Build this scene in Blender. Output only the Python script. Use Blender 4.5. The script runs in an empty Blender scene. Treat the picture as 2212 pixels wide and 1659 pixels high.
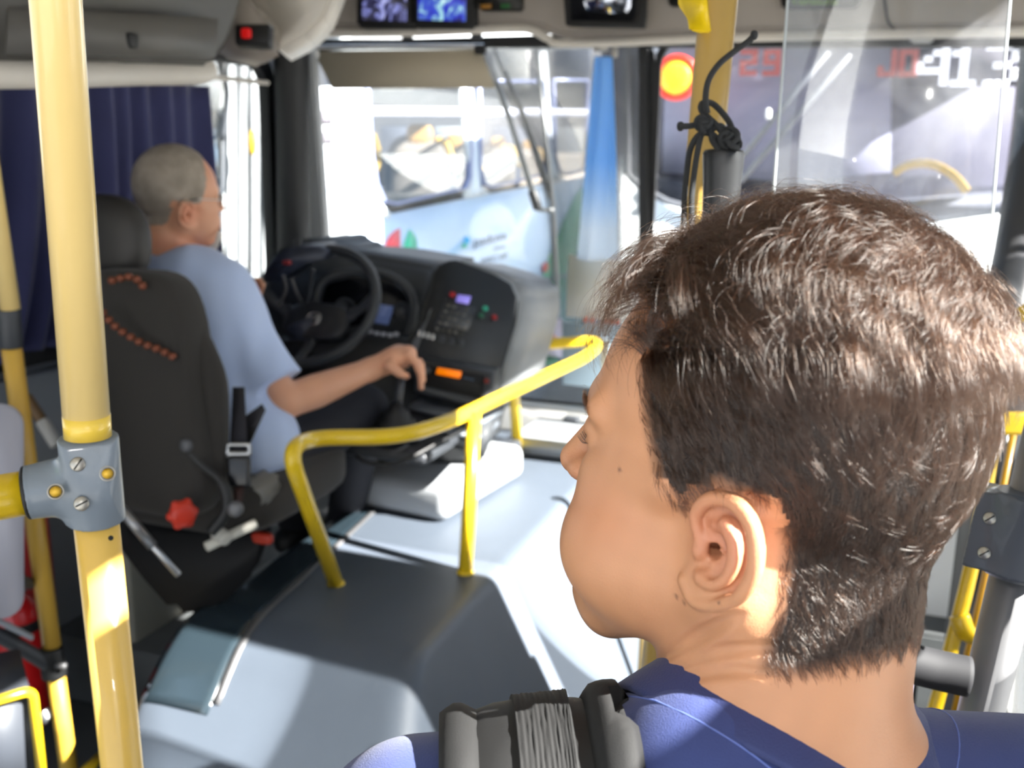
import bpy, bmesh, math, random
import numpy as np
from math import sin, cos, tan, pi, radians, sqrt, atan2
from mathutils import Vector, Matrix

rng = np.random.default_rng(7)
random.seed(7)
SC = bpy.context.scene
COL = SC.collection

# ------------------------------------------------------------------ camera
# bus frame: X to the right of travel, Y forward, Z up, aisle floor at z = 0
FPX, YAW, PITCH, ROLL = 2150.0, radians(20), radians(12.8), radians(0.8)
CAM = np.array([0.0, 0.0, 1.5])
CF = np.array([-sin(YAW) * cos(PITCH), cos(YAW) * cos(PITCH), -sin(PITCH)])
_r = np.array([cos(YAW), sin(YAW), 0.0])
_u = np.cross(_r, CF)
CR = cos(ROLL) * _r + sin(ROLL) * _u
CU = cos(ROLL) * _u - sin(ROLL) * _r


def ray(x, y):
    return CF + (x - 1106) / FPX * CR + (829.5 - y) / FPX * CU


def P(x, y, d):
    return CAM + d * ray(x, y)


def onZ(x, y, z):
    r = ray(x, y); return CAM + r * (z - CAM[2]) / r[2]


def onY(x, y, v):
    r = ray(x, y); return CAM + r * v / r[1]


def onX(x, y, v):
    r = ray(x, y); return CAM + r * v / r[0]


cd = bpy.data.cameras.new('camera')
cam = bpy.data.objects.new('camera', cd)
COL.objects.link(cam)
M = Matrix(((CR[0], CU[0], -CF[0], CAM[0]), (CR[1], CU[1], -CF[1], CAM[1]), (CR[2], CU[2], -CF[2], CAM[2]), (0, 0, 0, 1)))
cam.matrix_world = M
cd.sensor_width = 36.0
cd.lens = FPX / 2212 * 36
cd.clip_start = 0.02
cd.clip_end = 400
cd.dof.use_dof = True
cd.dof.focus_distance = 0.60
cd.dof.aperture_fstop = 9.0
SC.camera = cam

# ------------------------------------------------------------------ light
SC.view_settings.view_transform = 'Standard'
SC.view_settings.look = 'None'
SC.view_settings.gamma = 1
SC.view_settings.use_curve_mapping = False
SC.view_settings.exposure = 0.0

w = bpy.data.worlds.new('sky')
SC.world = w
w.use_nodes = True
_n = w.node_tree.nodes
_bg = _n['Background']
_tc = _n.new('ShaderNodeTexCoord')
_sp = _n.new('ShaderNodeSeparateXYZ')
_cr = _n.new('ShaderNodeValToRGB')
w.node_tree.links.new(_tc.outputs['Generated'], _sp.inputs[0])
w.node_tree.links.new(_sp.outputs['Z'], _cr.inputs[0])
w.node_tree.links.new(_cr.outputs[0], _bg.inputs[0])
_cr.color_ramp.elements[0].position = 0.0
_cr.color_ramp.elements[0].color = (0.86, 0.9, 0.95, 1)
_cr.color_ramp.elements[1].position = 0.6
_cr.color_ramp.elements[1].color = (0.5, 0.7, 1.0, 1)
_bg.inputs[1].default_value = 1.8

SUN_EL = radians(37)
sun_from = np.array([cos(SUN_EL), -0.03, sin(SUN_EL)])
sd = bpy.data.lights.new('sun', 'SUN')
sd.energy = 48.0
sd.angle = radians(0.6)
sd.color = (1.0, 0.96, 0.9)
so = bpy.data.objects.new('sun', sd)
so.rotation_euler = Vector(sun_from).to_track_quat('Z', 'Y').to_euler()
so.location = (6, 1, 6)
COL.objects.link(so)

# the photographer's own flash, just above the lens
fd = bpy.data.lights.new('camera_flash', 'AREA')
fd.shape = 'DISK'
fd.size = 0.05
fd.energy = 1.25
fd.color = (1.0, 0.97, 0.93)
fo = bpy.data.objects.new('camera_flash', fd)
fo.matrix_world = M @ Matrix.Translation((0.0, 0.12, 0.02))
COL.objects.link(fo)


# ------------------------------------------------------------------ materials
def rgb(h, k=1.0):
    if isinstance(h, str):
        h = [int(h[i:i + 2], 16) / 255 for i in (0, 2, 4)]
        h = [(c / 12.92 if c < .04045 else ((c + .055) / 1.055) ** 2.4) * k for c in h]
    return (h[0], h[1], h[2], 1.0)


def mat(name, color, rough=0.5, metal=0.0, bump=0.0, bscale=60, var=0.0, vscale=8, spec=0.5, coat=0.0, emis=None, es=1.0, trans=0.0, alpha=1.0, sss=0.0, sheen=0.0, vcol=None):
    m = bpy.data.materials.new(name)
    m.use_nodes = True
    nt = m.node_tree
    b = nt.nodes['Principled BSDF']
    c = rgb(color)
    b.inputs['Base Color'].default_value = c
    b.inputs['Roughness'].default_value = rough
    b.inputs['Metallic'].default_value = metal
    b.inputs['Specular IOR Level'].default_value = spec
    b.inputs['Coat Weight'].default_value = coat
    b.inputs['Transmission Weight'].default_value = trans
    b.inputs['Alpha'].default_value = alpha
    b.inputs['Sheen Weight'].default_value = sheen
    if sss:
        b.inputs['Subsurface Weight'].default_value = sss
        b.inputs['Subsurface Radius'].default_value = (1.0, 0.35, 0.15)
        b.inputs['Subsurface Scale'].default_value = 0.006
    tc = nt.nodes.new('ShaderNodeTexCoord')
    src = None
    if vcol:
        a = nt.nodes.new('ShaderNodeVertexColor'); a.layer_name = vcol
        src = a.outputs[0]
    if var:
        ns = nt.nodes.new('ShaderNodeTexNoise'); ns.inputs['Scale'].default_value = vscale; ns.inputs['Detail'].default_value = 6
        nt.links.new(tc.outputs['Object'], ns.inputs['Vector'])
        mx = nt.nodes.new('ShaderNodeMix'); mx.data_type = 'RGBA'; mx.blend_type = 'MULTIPLY'
        mr = nt.nodes.new('ShaderNodeMapRange'); mr.inputs[1].default_value = .3; mr.inputs[2].default_value = .7
        mr.inputs[3].default_value = 1 - var; mr.inputs[4].default_value = 1 + var * .4
        nt.links.new(ns.outputs[0], mr.inputs[0])
        mx.inputs[0].default_value = 1
        if src: nt.links.new(src, mx.inputs[6])
        else: mx.inputs[6].default_value = c
        nt.links.new(mr.outputs[0], mx.inputs[7])
        src = mx.outputs[2]
    if src: nt.links.new(src, b.inputs['Base Color'])
    if bump:
        ns = nt.nodes.new('ShaderNodeTexNoise'); ns.inputs['Scale'].default_value = bscale; ns.inputs['Detail'].default_value = 4
        nt.links.new(tc.outputs['Object'], ns.inputs['Vector'])
        bp = nt.nodes.new('ShaderNodeBump'); bp.inputs['Strength'].default_value = bump; bp.inputs['Distance'].default_value = 0.002
        nt.links.new(ns.outputs[0], bp.inputs['Height'])
        nt.links.new(bp.outputs[0], b.inputs['Normal'])
    if emis is not None:
        b.inputs['Emission Color'].default_value = rgb(emis)
        b.inputs['Emission Strength'].default_value = es
    return m


def glass(name, tint=(1, 1, 1), refl=0.06, rough=0.02, haze=0.0, hazecol=(.8, .8, .8)):
    m = bpy.data.materials.new(name); m.use_nodes = True
    nt = m.node_tree; nt.nodes.clear()
    out = nt.nodes.new('ShaderNodeOutputMaterial')
    tr = nt.nodes.new('ShaderNodeBsdfTransparent'); tr.inputs[0].default_value = (*tint, 1)
    gl = nt.nodes.new('ShaderNodeBsdfGlossy'); gl.inputs[1].default_value = rough
    mx = nt.nodes.new('ShaderNodeMixShader')
    fr = nt.nodes.new('ShaderNodeFresnel'); fr.inputs[0].default_value = 1.45
    ml = nt.nodes.new('ShaderNodeMath'); ml.operation = 'MULTIPLY'; ml.inputs[1].default_value = refl / 0.04
    nt.links.new(fr.outputs[0], ml.inputs[0]); nt.links.new(ml.outputs[0], mx.inputs[0])
    nt.links.new(tr.outputs[0], mx.inputs[1]); nt.links.new(gl.outputs[0], mx.inputs[2])
    last = mx.outputs[0]
    if haze:
        df = nt.nodes.new('ShaderNodeBsdfDiffuse'); df.inputs[0].default_value = (*hazecol, 1)
        tl = nt.nodes.new('ShaderNodeBsdfTranslucent'); tl.inputs[0].default_value = (*hazecol, 1)
        ad = nt.nodes.new('ShaderNodeMixShader'); nt.links.new(df.outputs[0], ad.inputs[1]); nt.links.new(tl.outputs[0], ad.inputs[2])
        tc = nt.nodes.new('ShaderNodeTexCoord')
        ns = nt.nodes.new('ShaderNodeTexNoise'); ns.inputs['Scale'].default_value = 9; ns.inputs['Detail'].default_value = 10
        ns.inputs['Distortion'].default_value = 1.2
        nt.links.new(tc.outputs['Object'], ns.inputs['Vector'])
        mr = nt.nodes.new('ShaderNodeMapRange'); mr.inputs[1].default_value = .4; mr.inputs[2].default_value = .72
        mr.inputs[3].default_value = haze * .35; mr.inputs[4].default_value = haze * 1.5
        nt.links.new(ns.outputs[0], mr.inputs[0])
        m2 = nt.nodes.new('ShaderNodeMixShader'); nt.links.new(mr.outputs[0], m2.inputs[0])
        nt.links.new(last, m2.inputs[1]); nt.links.new(ad.outputs[0], m2.inputs[2]); last = m2.outputs[0]
    nt.links.new(last, out.inputs[0])
    return m


YEL = mat('yellow_paint', 'f2cc22', .28, coat=.4, var=.1, vscale=14)
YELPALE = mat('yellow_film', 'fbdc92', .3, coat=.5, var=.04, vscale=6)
GREYC = mat('grey_casting', '78828c', .33, bump=.15, bscale=160, coat=.2)
DGREY = mat('dark_grey_plastic', '3a3d42', .45, bump=.1, bscale=200)
BLK = mat('black_plastic', '191a1b', .5, bump=.1, bscale=200)
BLKM = mat('black_matte', '101011', .75)
RUB = mat('black_rubber', '17181a', .55)
STEEL = mat('steel', 'b9babb', .3, metal=1)
STEELD = mat('worn_steel', '6c6c6e', .45, metal=.4, var=.15, vscale=12)
WHITE = mat('white_plastic', 'e8e8e6', .4)

# ------------------------------------------------------------------ object helpers
def tag(o, label=None, cat=None, group=None, kind=None):
    if label: o['label'] = label
    if cat: o['category'] = cat
    if group: o['group'] = group
    if kind: o['kind'] = kind
    return o


def thing(name, label, cat, loc=(0, 0, 0), group=None):
    o = bpy.data.objects.new(name, None)
    o.empty_display_size = .05
    o.location = tuple(float(v) for v in loc)
    COL.objects.link(o)
    return tag(o, label, cat, group)


def wloc(o):
    v = np.zeros(3)
    while o is not None:
        v += np.array(o.location); o = o.parent
    return v


def obj(name, vf, m, parent=None, smooth=True, loc=None, vcol=None):
    """links (verts, faces) given in bus coordinates as one mesh object"""
    V, Fc = vf
    V = np.asarray(V, dtype=float).reshape(-1, 3)
    me = bpy.data.meshes.new(name)
    o = bpy.data.objects.new(name, me)
    if parent is not None:
        o.parent = parent
        org = wloc(parent)
    else:
        org = np.array(loc if loc is not None else V.mean(0), dtype=float)
        o.location = tuple(org)
    me.from_pydata((V - org).tolist(), [], [tuple(int(i) for i in f) for f in Fc])
    me.validate()
    if vcol is not None:
        a = me.color_attributes.new('Col', 'FLOAT_COLOR', 'POINT')
        a.data.foreach_set('color', np.c_[vcol, np.ones(len(vcol))].astype(np.float32).ravel())
    if smooth is True:
        me.polygons.foreach_set('use_smooth', [True] * len(me.polygons))
    elif smooth:
        me.polygons.foreach_set('use_smooth', [True] * len(me.polygons))
        me.set_sharp_from_angle(angle=radians(smooth))
    if m is not None: me.materials.append(m)
    COL.objects.link(o)
    me.update()
    return o


def struct(name, vf, m, smooth=35, parent=None):
    o = obj(name, vf, m, parent, smooth)
    if parent is None: o['kind'] = 'structure'
    return o


def join(*vfs):
    V, Fc, n = [], [], 0
    for v, f in vfs:
        v = np.asarray(v, dtype=float).reshape(-1, 3)
        V.append(v); Fc += [tuple(i + n for i in q) for q in f]; n += len(v)
    return np.vstack(V), Fc


def frame(z, up=(0, 0, 1)):
    z = np.array(z, float); z /= np.linalg.norm(z)
    up = np.array(up, float)
    x = np.cross(up, z)
    if np.linalg.norm(x) < 1e-4: x = np.cross((0, 1, 0.01), z)
    x /= np.linalg.norm(x)
    return x, np.cross(z, x), z


def bm_out(bm):
    V = np.array([v.co[:] for v in bm.verts]); Fc = [tuple(v.index for v in f.verts) for f in bm.faces]
    bm.free(); return V, Fc


def box(c, s, ax=None, bev=0.004, seg=2):
    """box centred at c, full size s, ax = 3 unit axes"""
    bm = bmesh.new()
    bmesh.ops.create_cube(bm, size=1)
    for v in bm.verts: v.co = Vector([v.co[i] * s[i] for i in range(3)])
    if bev: bmesh.ops.bevel(bm, geom=bm.edges[:], offset=min(bev, min(s) * .49), segments=seg, affect='EDGES', profile=.5)
    bm.verts.index_update()
    V, Fc = bm_out(bm)
    if ax is not None: V = V @ np.array(ax, float)
    return V + np.array(c, float), Fc


def boxp(a, b, bev=0.004):
    a = np.array(a, float); b = np.array(b, float)
    return box((a + b) / 2, np.abs(b - a), None, bev)


def roundpath(pts, r, n=6, closed=False):
    """polyline with its corners rounded to radius ~r"""
    pts = [np.array(p, float) for p in pts]
    out = []
    N = len(pts)
    for i, p in enumerate(pts):
        if not closed and i in (0, N - 1): out.append(p); continue
        a = pts[i - 1] - p; b = pts[(i + 1) % N] - p
        la, lb = np.linalg.norm(a), np.linalg.norm(b)
        q = min(r, la * .48, lb * .48)
        A = p + a / la * q; B = p + b / lb * q
        for k in range(n + 1):
            t = k / n; out.append((1 - t) ** 2 * A + 2 * t * (1 - t) * p + t * t * B)
    return out


def spline(pts, n=8, closed=False):
    pts = [np.array(p, float) for p in pts]; N = len(pts); out = []
    for i in range(N if closed else N - 1):
        g = (lambda k: pts[k % N]) if closed else (lambda k: pts[min(max(k, 0), N - 1)])
        p0, p1, p2, p3 = g(i - 1), g(i), g(i + 1), g(i + 2)
        for k in range(n):
            t = k / n
            out.append(.5 * ((2 * p1) + (-p0 + p2) * t + (2 * p0 - 5 * p1 + 4 * p2 - p3) * t * t + (-p0 + 3 * p1 - 3 * p2 + p3) * t ** 3))
    if not closed: out.append(pts[-1])
    return out


def tube(pts, r, n=20, closed=False, cap=True, flat=1.0, up=(0, 0, 1)):
    pts = np.array(pts, float); N = len(pts)
    rr = np.full(N, r) if np.isscalar(r) else np.array(r, float)
    T = np.zeros_like(pts)
    for i in range(N):
        a = pts[i - 1] if (i > 0 or closed) else pts[i]
        b = pts[(i + 1) % N] if (i < N - 1 or closed) else pts[i]
        T[i] = (b - a) / (np.linalg.norm(b - a) + 1e-12)
    x, y, _ = frame(T[0], up)
    V = []
    for i in range(N):
        x = x - T[i] * (x @ T[i]); x /= np.linalg.norm(x) + 1e-12
        y = np.cross(T[i], x)
        for k in range(n):
            a = 2 * pi * k / n
            V.append(pts[i] + rr[i] * (cos(a) * x + sin(a) * y * flat))
    Fc = []
    for i in range(N if closed else N - 1):
        j = (i + 1) % N
        for k in range(n):
            l = (k + 1) % n
            Fc.append((i * n + k, i * n + l, j * n + l, j * n + k))
    if cap and not closed:
        Fc.append(tuple(range(n - 1, -1, -1))); Fc.append(tuple((N - 1) * n + k for k in range(n)))
    return np.array(V), Fc


def rod(a, b, r, n=20, bev=0.0, r2=None):
    a = np.array(a, float); b = np.array(b, float); r2 = r if r2 is None else r2
    if bev:
        u = (b - a) / np.linalg.norm(b - a)
        return tube([a, a + u * bev * .3, a + u * bev, b - u * bev, b - u * bev * .3, b], [r - bev, r - bev * .3, r, r2, r2 - bev * .3, r2 - bev], n)
    return tube([a, b], [r, r2], n)


def lathe(prof, o, z=(0, 0, 1), n=28, closed_prof=False):
    """prof: (radius, height) list about axis z at o"""
    x, y, z = frame(z, (0.0, 1, 0) if abs(np.array(z)[2]) > .9 * np.linalg.norm(z) else (0, 0, 1))
    o = np.array(o, float); V = []; m = len(prof)
    for r, h in prof:
        for k in range(n):
            a = 2 * pi * k / n; V.append(o + z * h + r * (cos(a) * x + sin(a) * y))
    Fc = []
    for i in range(m if closed_prof else m - 1):
        j = (i + 1) % m
        for k in range(n):
            l = (k + 1) % n; Fc.append((i * n + k, i * n + l, j * n + l, j * n + k))
    if not closed_prof:
        if prof[0][0] > 1e-6: Fc.append(tuple(range(n - 1, -1, -1)))
        if prof[-1][0] > 1e-6: Fc.append(tuple((m - 1) * n + k for k in range(n)))
    return np.array(V), Fc


def prism(poly, d, bev=0.0, seg=2):
    """poly: 3D points of a planar outline, extruded by vector d"""
    bm = bmesh.new(); d = np.array(d, float)
    a = [bm.verts.new(Vector(p)) for p in poly]; b = [bm.verts.new(Vector(np.array(p, float) + d)) for p in poly]
    n = len(a)
    bm.faces.new(a[::-1]); bm.faces.new(b)
    for i in range(n): bm.faces.new((a[i], a[(i + 1) % n], b[(i + 1) % n], b[i]))
    bmesh.ops.recalc_face_normals(bm, faces=bm.faces[:])
    if bev: bmesh.ops.bevel(bm, geom=[e for e in bm.edges], offset=bev, segments=seg, affect='EDGES', clamp_overlap=True)
    bm.verts.index_update()
    return bm_out(bm)


def rrect(o, ux, uy, w, h, r, n=5):
    """rounded rectangle outline centred at o in plane (ux, uy)"""
    o = np.array(o, float); ux = np.array(ux, float); uy = np.array(uy, float); out = []
    for cx, cy, a0 in ((w / 2 - r, h / 2 - r, 0), (-w / 2 + r, h / 2 - r, 90), (-w / 2 + r, -h / 2 + r, 180), (w / 2 - r, -h / 2 + r, 270)):
        for k in range(n + 1):
            a = radians(a0 + 90 * k / n); out.append(o + ux * (cx + r * cos(a)) + uy * (cy + r * sin(a)))
    return out


def ring(out, inn, d):
    """frame between two outlines with equal counts, depth vector d"""
    n = len(out); d = np.array(d, float)
    V = [*out, *inn, *[np.array(p) + d for p in out], *[np.array(p) + d for p in inn]]
    Fc = []
    for i in range(n):
        j = (i + 1) % n
        Fc += [(i, j, n + j, n + i), (2 * n + i, 3 * n + i, 3 * n + j, 2 * n + j), (i, 2 * n + i, 2 * n + j, j), (n + i, n + j, 3 * n + j, 3 * n + i)]
    return np.array(V), Fc


def grid(fn, nu, nv):
    V = [fn(i / nu, j / nv) for i in range(nu + 1) for j in range(nv + 1)]
    Fc = [(i * (nv + 1) + j, i * (nv + 1) + j + 1, (i + 1) * (nv + 1) + j + 1, (i + 1) * (nv + 1) + j) for i in range(nu) for j in range(nv)]
    return np.array(V), Fc


def superell(c, s, ax=None, e=0.5, nu=28, nv=20):
    """rounded pillow-like solid, half sizes s"""
    V = []; f = lambda v, p: np.sign(v) * abs(v) ** p
    for j in range(nv + 1):
        b = -pi / 2 + pi * j / nv
        for i in range(nu):
            a = 2 * pi * i / nu
            V.append((s[0] * f(cos(b), e) * f(cos(a), e), s[1] * f(cos(b), e) * f(sin(a), e), s[2] * f(sin(b), e)))
    Fc = [(j * nu + i, j * nu + (i + 1) % nu, (j + 1) * nu + (i + 1) % nu, (j + 1) * nu + i) for j in range(nv) for i in range(nu)]
    V = np.array(V)
    if ax is not None: V = V @ np.array(ax, float)
    bm = bmesh.new()
    vs = [bm.verts.new(v) for v in V + np.array(c, float)]
    for q in Fc: bm.faces.new([vs[i] for i in q])
    bmesh.ops.remove_doubles(bm, verts=bm.verts[:], dist=1e-5)
    bm.verts.index_update(); return bm_out(bm)


def text(body, o, ux, uy, size, m, name, parent=None, ext=0.001, bold=0.0, align='CENTER', width=None, ysc=1.0):
    cu = bpy.data.curves.new(name, 'FONT'); cu.body = body; cu.size = size; cu.extrude = ext; cu.offset = bold
    cu.align_x = align; cu.align_y = 'CENTER'
    cu.materials.append(m)
    if width:
        tmp = bpy.data.objects.new('tmp', cu); COL.objects.link(tmp); bpy.context.view_layer.update()
        cu.size *= width / max(tmp.dimensions.x, 1e-3)
        bpy.context.view_layer.update()
        me = bpy.data.meshes.new_from_object(tmp.evaluated_get(bpy.context.evaluated_depsgraph_get()))
        for v in me.vertices: v.co.y *= ysc
        bpy.data.objects.remove(tmp); t = bpy.data.objects.new(name, me)
    else:
        t = bpy.data.objects.new(name, cu)
    ux = np.array(ux, float) / np.linalg.norm(ux); uy = np.array(uy, float); uy = uy - ux * (uy @ ux); uy /= np.linalg.norm(uy); n = np.cross(ux, uy)
    org = wloc(parent) if parent is not None else np.zeros(3)
    if parent is not None: t.parent = parent
    t.matrix_basis = Matrix(((ux[0], uy[0], n[0], o[0] - org[0]), (ux[1], uy[1], n[1], o[1] - org[1]), (ux[2], uy[2], n[2], o[2] - org[2]), (0, 0, 0, 1)))
    COL.objects.link(t)
    return t


# ------------------------------------------------------------------ implicit surfaces (for bodies)
def ell(p, c, r, ax=None):
    q = p - np.array(c, np.float32)
    if ax is not None: q = q @ np.array(ax, np.float32).T
    r = np.array(r, np.float32)
    k0 = np.linalg.norm(q / r, axis=1); k1 = np.linalg.norm(q / (r * r), axis=1)
    return k0 * (k0 - 1) / (k1 + 1e-9)


def cap(p, a, b, ra, rb=None):
    rb = ra if rb is None else rb
    a = np.array(a, np.float32); b = np.array(b, np.float32); ab = b - a
    t = np.clip((p - a) @ ab / (ab @ ab + 1e-12), 0, 1)
    return np.linalg.norm(p - a - t[:, None] * ab, axis=1) - (ra + (rb - ra) * t)


def chain(p, pts, rs):
    d = None
    for i in range(len(pts) - 1):
        e = cap(p, pts[i], pts[i + 1], rs[i], rs[i + 1]); d = e if d is None else np.minimum(d, e)
    return d


def smin(a, b, k):
    h = np.clip(.5 + .5 * (b - a) / k, 0, 1)
    return b * (1 - h) + a * h - k * h * (1 - h)


def ssub(a, b, k):
    return -smin(-a, b, k)


def surf(sdf, lo, hi, h, blk=8):
    """surface nets over a sparse grid"""
    lo = np.array(lo, float); hi = np.array(hi, float)
    nb = np.ceil((hi - lo) / (h * blk)).astype(int); n = nb * blk
    H = h * blk
    ci = np.stack(np.meshgrid(*[np.arange(k) for k in nb], indexing='ij'), -1).reshape(-1, 3)
    cc = (lo + (ci + .5) * H - h * .5).astype(np.float32)
    d = sdf(cc)
    act = np.abs(d) < H * 1.25
    D = np.where(d < 0, -H, H).astype(np.float32).reshape(nb)
    D = np.repeat(np.repeat(np.repeat(D, blk, 0), blk, 1), blk, 2)
    off = np.stack(np.meshgrid(*[np.arange(blk)] * 3, indexing='ij'), -1).reshape(-1, 3)
    A = ci[act] * blk
    for s in range(0, len(A), 1200):
        idx = (A[s:s + 1200, None, :] + off[None]).reshape(-1, 3)
        D[idx[:, 0], idx[:, 1], idx[:, 2]] = sdf((lo + idx * h).astype(np.float32))
    S = D < 0
    c = [S[i:n[0] - 1 + i, j:n[1] - 1 + j, k:n[2] - 1 + k] for i in (0, 1) for j in (0, 1) for k in (0, 1)]
    anyc = c[0].copy(); allc = c[0].copy()
    for q in c[1:]: anyc |= q; allc &= q
    cells = np.argwhere(anyc & ~allc)
    vid = np.full(anyc.shape, -1, np.int64); vid[tuple(cells.T)] = np.arange(len(cells))
    acc = np.zeros((len(cells), 3)); cnt = np.zeros(len(cells))
    for a in range(3):
        o1, o2 = [b for b in range(3) if b != a]
        for i in (0, 1):
            for j in (0, 1):
                s0 = cells.copy(); s0[:, o1] += i; s0[:, o2] += j
                s1 = s0.copy(); s1[:, a] += 1
                d0 = D[tuple(s0.T)]; d1 = D[tuple(s1.T)]
                m_ = (d0 < 0) != (d1 < 0)
                t = d0[m_] / (d0[m_] - d1[m_])
                q = s0[m_].astype(float); q[:, a] += t
                acc[m_] += q; cnt[m_] += 1
    V = lo + (acc / cnt[:, None]) * h
    Fc = []
    for a in range(3):
        o1, o2 = [(1, 2), (2, 0), (0, 1)][a]
        sl0 = [slice(None)] * 3; sl1 = [slice(None)] * 3
        sl0[a] = slice(0, n[a] - 1); sl1[a] = slice(1, n[a])
        cr = np.argwhere(S[tuple(sl0)] != S[tuple(sl1)])
        cr = cr[(cr[:, o1] > 0) & (cr[:, o2] > 0) & (cr[:, o1] < n[o1] - 1) & (cr[:, o2] < n[o2] - 1)]
        flip = S[tuple(cr.T)]
        q = []
        for i, j in ((-1, -1), (0, -1), (0, 0), (-1, 0)):
            e = cr.copy(); e[:, o1] += i; e[:, o2] += j
            q.append(vid[tuple(e.T)])
        q = np.stack(q, 1)
        q[~flip] = q[~flip][:, ::-1]
        Fc.append(q[(q >= 0).all(1)])
    return V, np.vstack(Fc)


def vnoise(p, f, seed=0):
    """cheap smooth noise from a few sines"""
    r = np.random.default_rng(seed); o = np.zeros(len(p))
    for i in range(6):
        k = r.normal(size=3) * f; o += np.sin(p @ k + r.uniform(0, 6.3))
    return o / 6
# ------------------------------------------------------------------ the bus body
RUBFL = mat('rubber_floor', '4c4f50', .55, bump=.3, bscale=300, var=.25, vscale=5)
CREAM = mat('cream_moulding', 'cfc9bf', .5, bump=.1, bscale=200)
HEAD = mat('grey_header', 'a09890', .6, bump=.1, bscale=250, var=.06)
LOCK = mat('dark_locker', '55534f', .55, bump=.1, bscale=250, var=.08)
LGREY = mat('light_grey_panel', '9a9fa6', .5, bump=.1, bscale=200)
CHROME = mat('silver_trim', 'd8d8d8', .25, metal=.9)
GLASS = glass('window_glass', (.97, .98, .98), .03)
ex, ey, ez = np.eye(3)
XL, XR, YW = -2.1, .46, 3.47
struct('floor', boxp((XL, -1.6, -.06), (XR, YW, 0), 0), RUBFL)
struct('platform_floor', boxp((XL + .001, 1.95, 0.001), (-1.42, YW - .02, .2), .01), RUBFL)
# left side: panel below the sill, window behind the curtain, driver's window with its rubber frame
struct('wall_left', join(boxp((XL - .04, -1.6, 0), (XL, YW, .98), 0), boxp((XL - .04, -1.6, 1.80), (XL, YW, 2.25), 0), boxp((XL - .04, -1.6, .98), (XL, -.9, 1.8), 0), boxp((XL - .04, 3.22, .98), (XL, YW, 1.8), 0)), LGREY)
struct('trim_1', boxp((XL - .02, -.9, .95), (XL + .05, 3.05, 1.005), .01), BLK)
fo_ = rrect((XL + .015, 2.78, 1.42), ey, ez, .84, .86, .11, 6); fi_ = rrect((XL + .015, 2.78, 1.42), ey, ez, .74, .76, .07, 6)
w1 = struct('window_1', ring(fo_, fi_, (-.04, 0, 0)), RUB)
obj('window_pane', boxp((XL - .012, 2.38, 1.0), (XL - .008, 3.18, 1.84), 0), GLASS, w1)
fo_ = rrect((XL - .01, .75, 1.40), ey, ez, 3.1, .82, .1, 6); fi_ = rrect((XL - .01, .75, 1.40), ey, ez, 3.02, .74, .08, 6)
w2 = struct('window_2', ring(fo_, fi_, (-.03, 0, 0)), RUB)
obj('window_pane', boxp((XL - .028, -.8, 1.0), (XL - .024, 2.3, 1.8), 0), GLASS, w2)
# windscreen pillars
struct('trim_2', tube(spline([(-2.05, 3.18, .5), (-2.03, 3.19, 1.1), (-2.02, 3.20, 1.6), (-2.0, 3.18, 1.95)], 6), .062, 16, up=(0, 1, 0)), BLK)
struct('trim_3', prism([onY(640, 100, 3.34), onY(672, 92, 3.34), onY(706, 560, 3.34), onY(640, 560, 3.34)], (0, .05, 0), .008), mat('pillar_lit_grey', 'b9bcbe', .4))  # second piece: pale colour stands for the bright reflection on the pillar
struct('trim_4', prism([onY(1379, 92, 3.43), onY(1398, 92, 3.43), onY(1398, 760, 3.43), onY(1379, 760, 3.43)], (0, .03, 0), .004), BLK)
struct('trim_5', tube(spline([P(2262, 60, 3.15), P(2240, 300, 3.1), P(2205, 540, 3.0), P(2175, 690, 2.9), P(2165, 900, 2.9)], 6), .075, 18, up=(0, 1, 0)), mat('pillar_dark', '3c3d40', .35))
struct('trim_6', prism([onY(672, 84, 3.40), onY(1190, 86, 3.40), onY(1390, 92, 3.40), onY(2260, 74, 3.40), onY(2260, 100, 3.40), onY(672, 101, 3.40)], (0, .05, 0), .004), BLK)
struct('wall_front', boxp((XL - .04, YW - .03, -.9), (XR + .04, YW + .03, .60), .02), WHITE)
w3 = struct('window_3', ring(rrect((-1.435, YW, 1.25), ex, ez, 1.34, 1.34, .1, 5), rrect((-1.435, YW, 1.25), ex, ez, 1.30, 1.28, .08, 5), (0, .02, 0)), RUB)
obj('windscreen_pane', boxp((-2.09, YW + .006, .6), (-.79, YW + .012, 1.9), 0), GLASS, w3)
w4 = struct('window_4', ring(rrect((-.155, YW, 1.25), ex, ez, 1.22, 1.34, .1, 5), rrect((-.155, YW, 1.25), ex, ez, 1.18, 1.28, .08, 5), (0, .02, 0)), RUB)
obj('windscreen_pane', boxp((-.74, YW + .006, .6), (.43, YW + .012, 1.9), 0), GLASS, w4)
# header above the windscreen: grey panel, cream lip following its lower edge
hp = [(560, -90), (2300, -130), (2300, 62), (1640, 72), (1250, 84), (1200, 78), (1165, 60), (1100, 52), (900, 60), (690, 62), (600, 70)]
struct('wall_header', prism([onY(x, y, 3.10) for x, y in hp], (0, .22, 0), .02, 3), HEAD)
struct('trim_7', tube(spline([onY(x, y, 3.10) for x, y in [(600, 92), (690, 74), (900, 70), (1100, 62), (1150, 66), (1185, 84), (1240, 94), (1640, 80), (2300, 66)]], 5), .013, 10), CREAM)
struct('ceiling', join(boxp((XL - .04, -1.6, 2.22), (XR + .04, YW, 2.27), 0)), CREAM)
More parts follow.
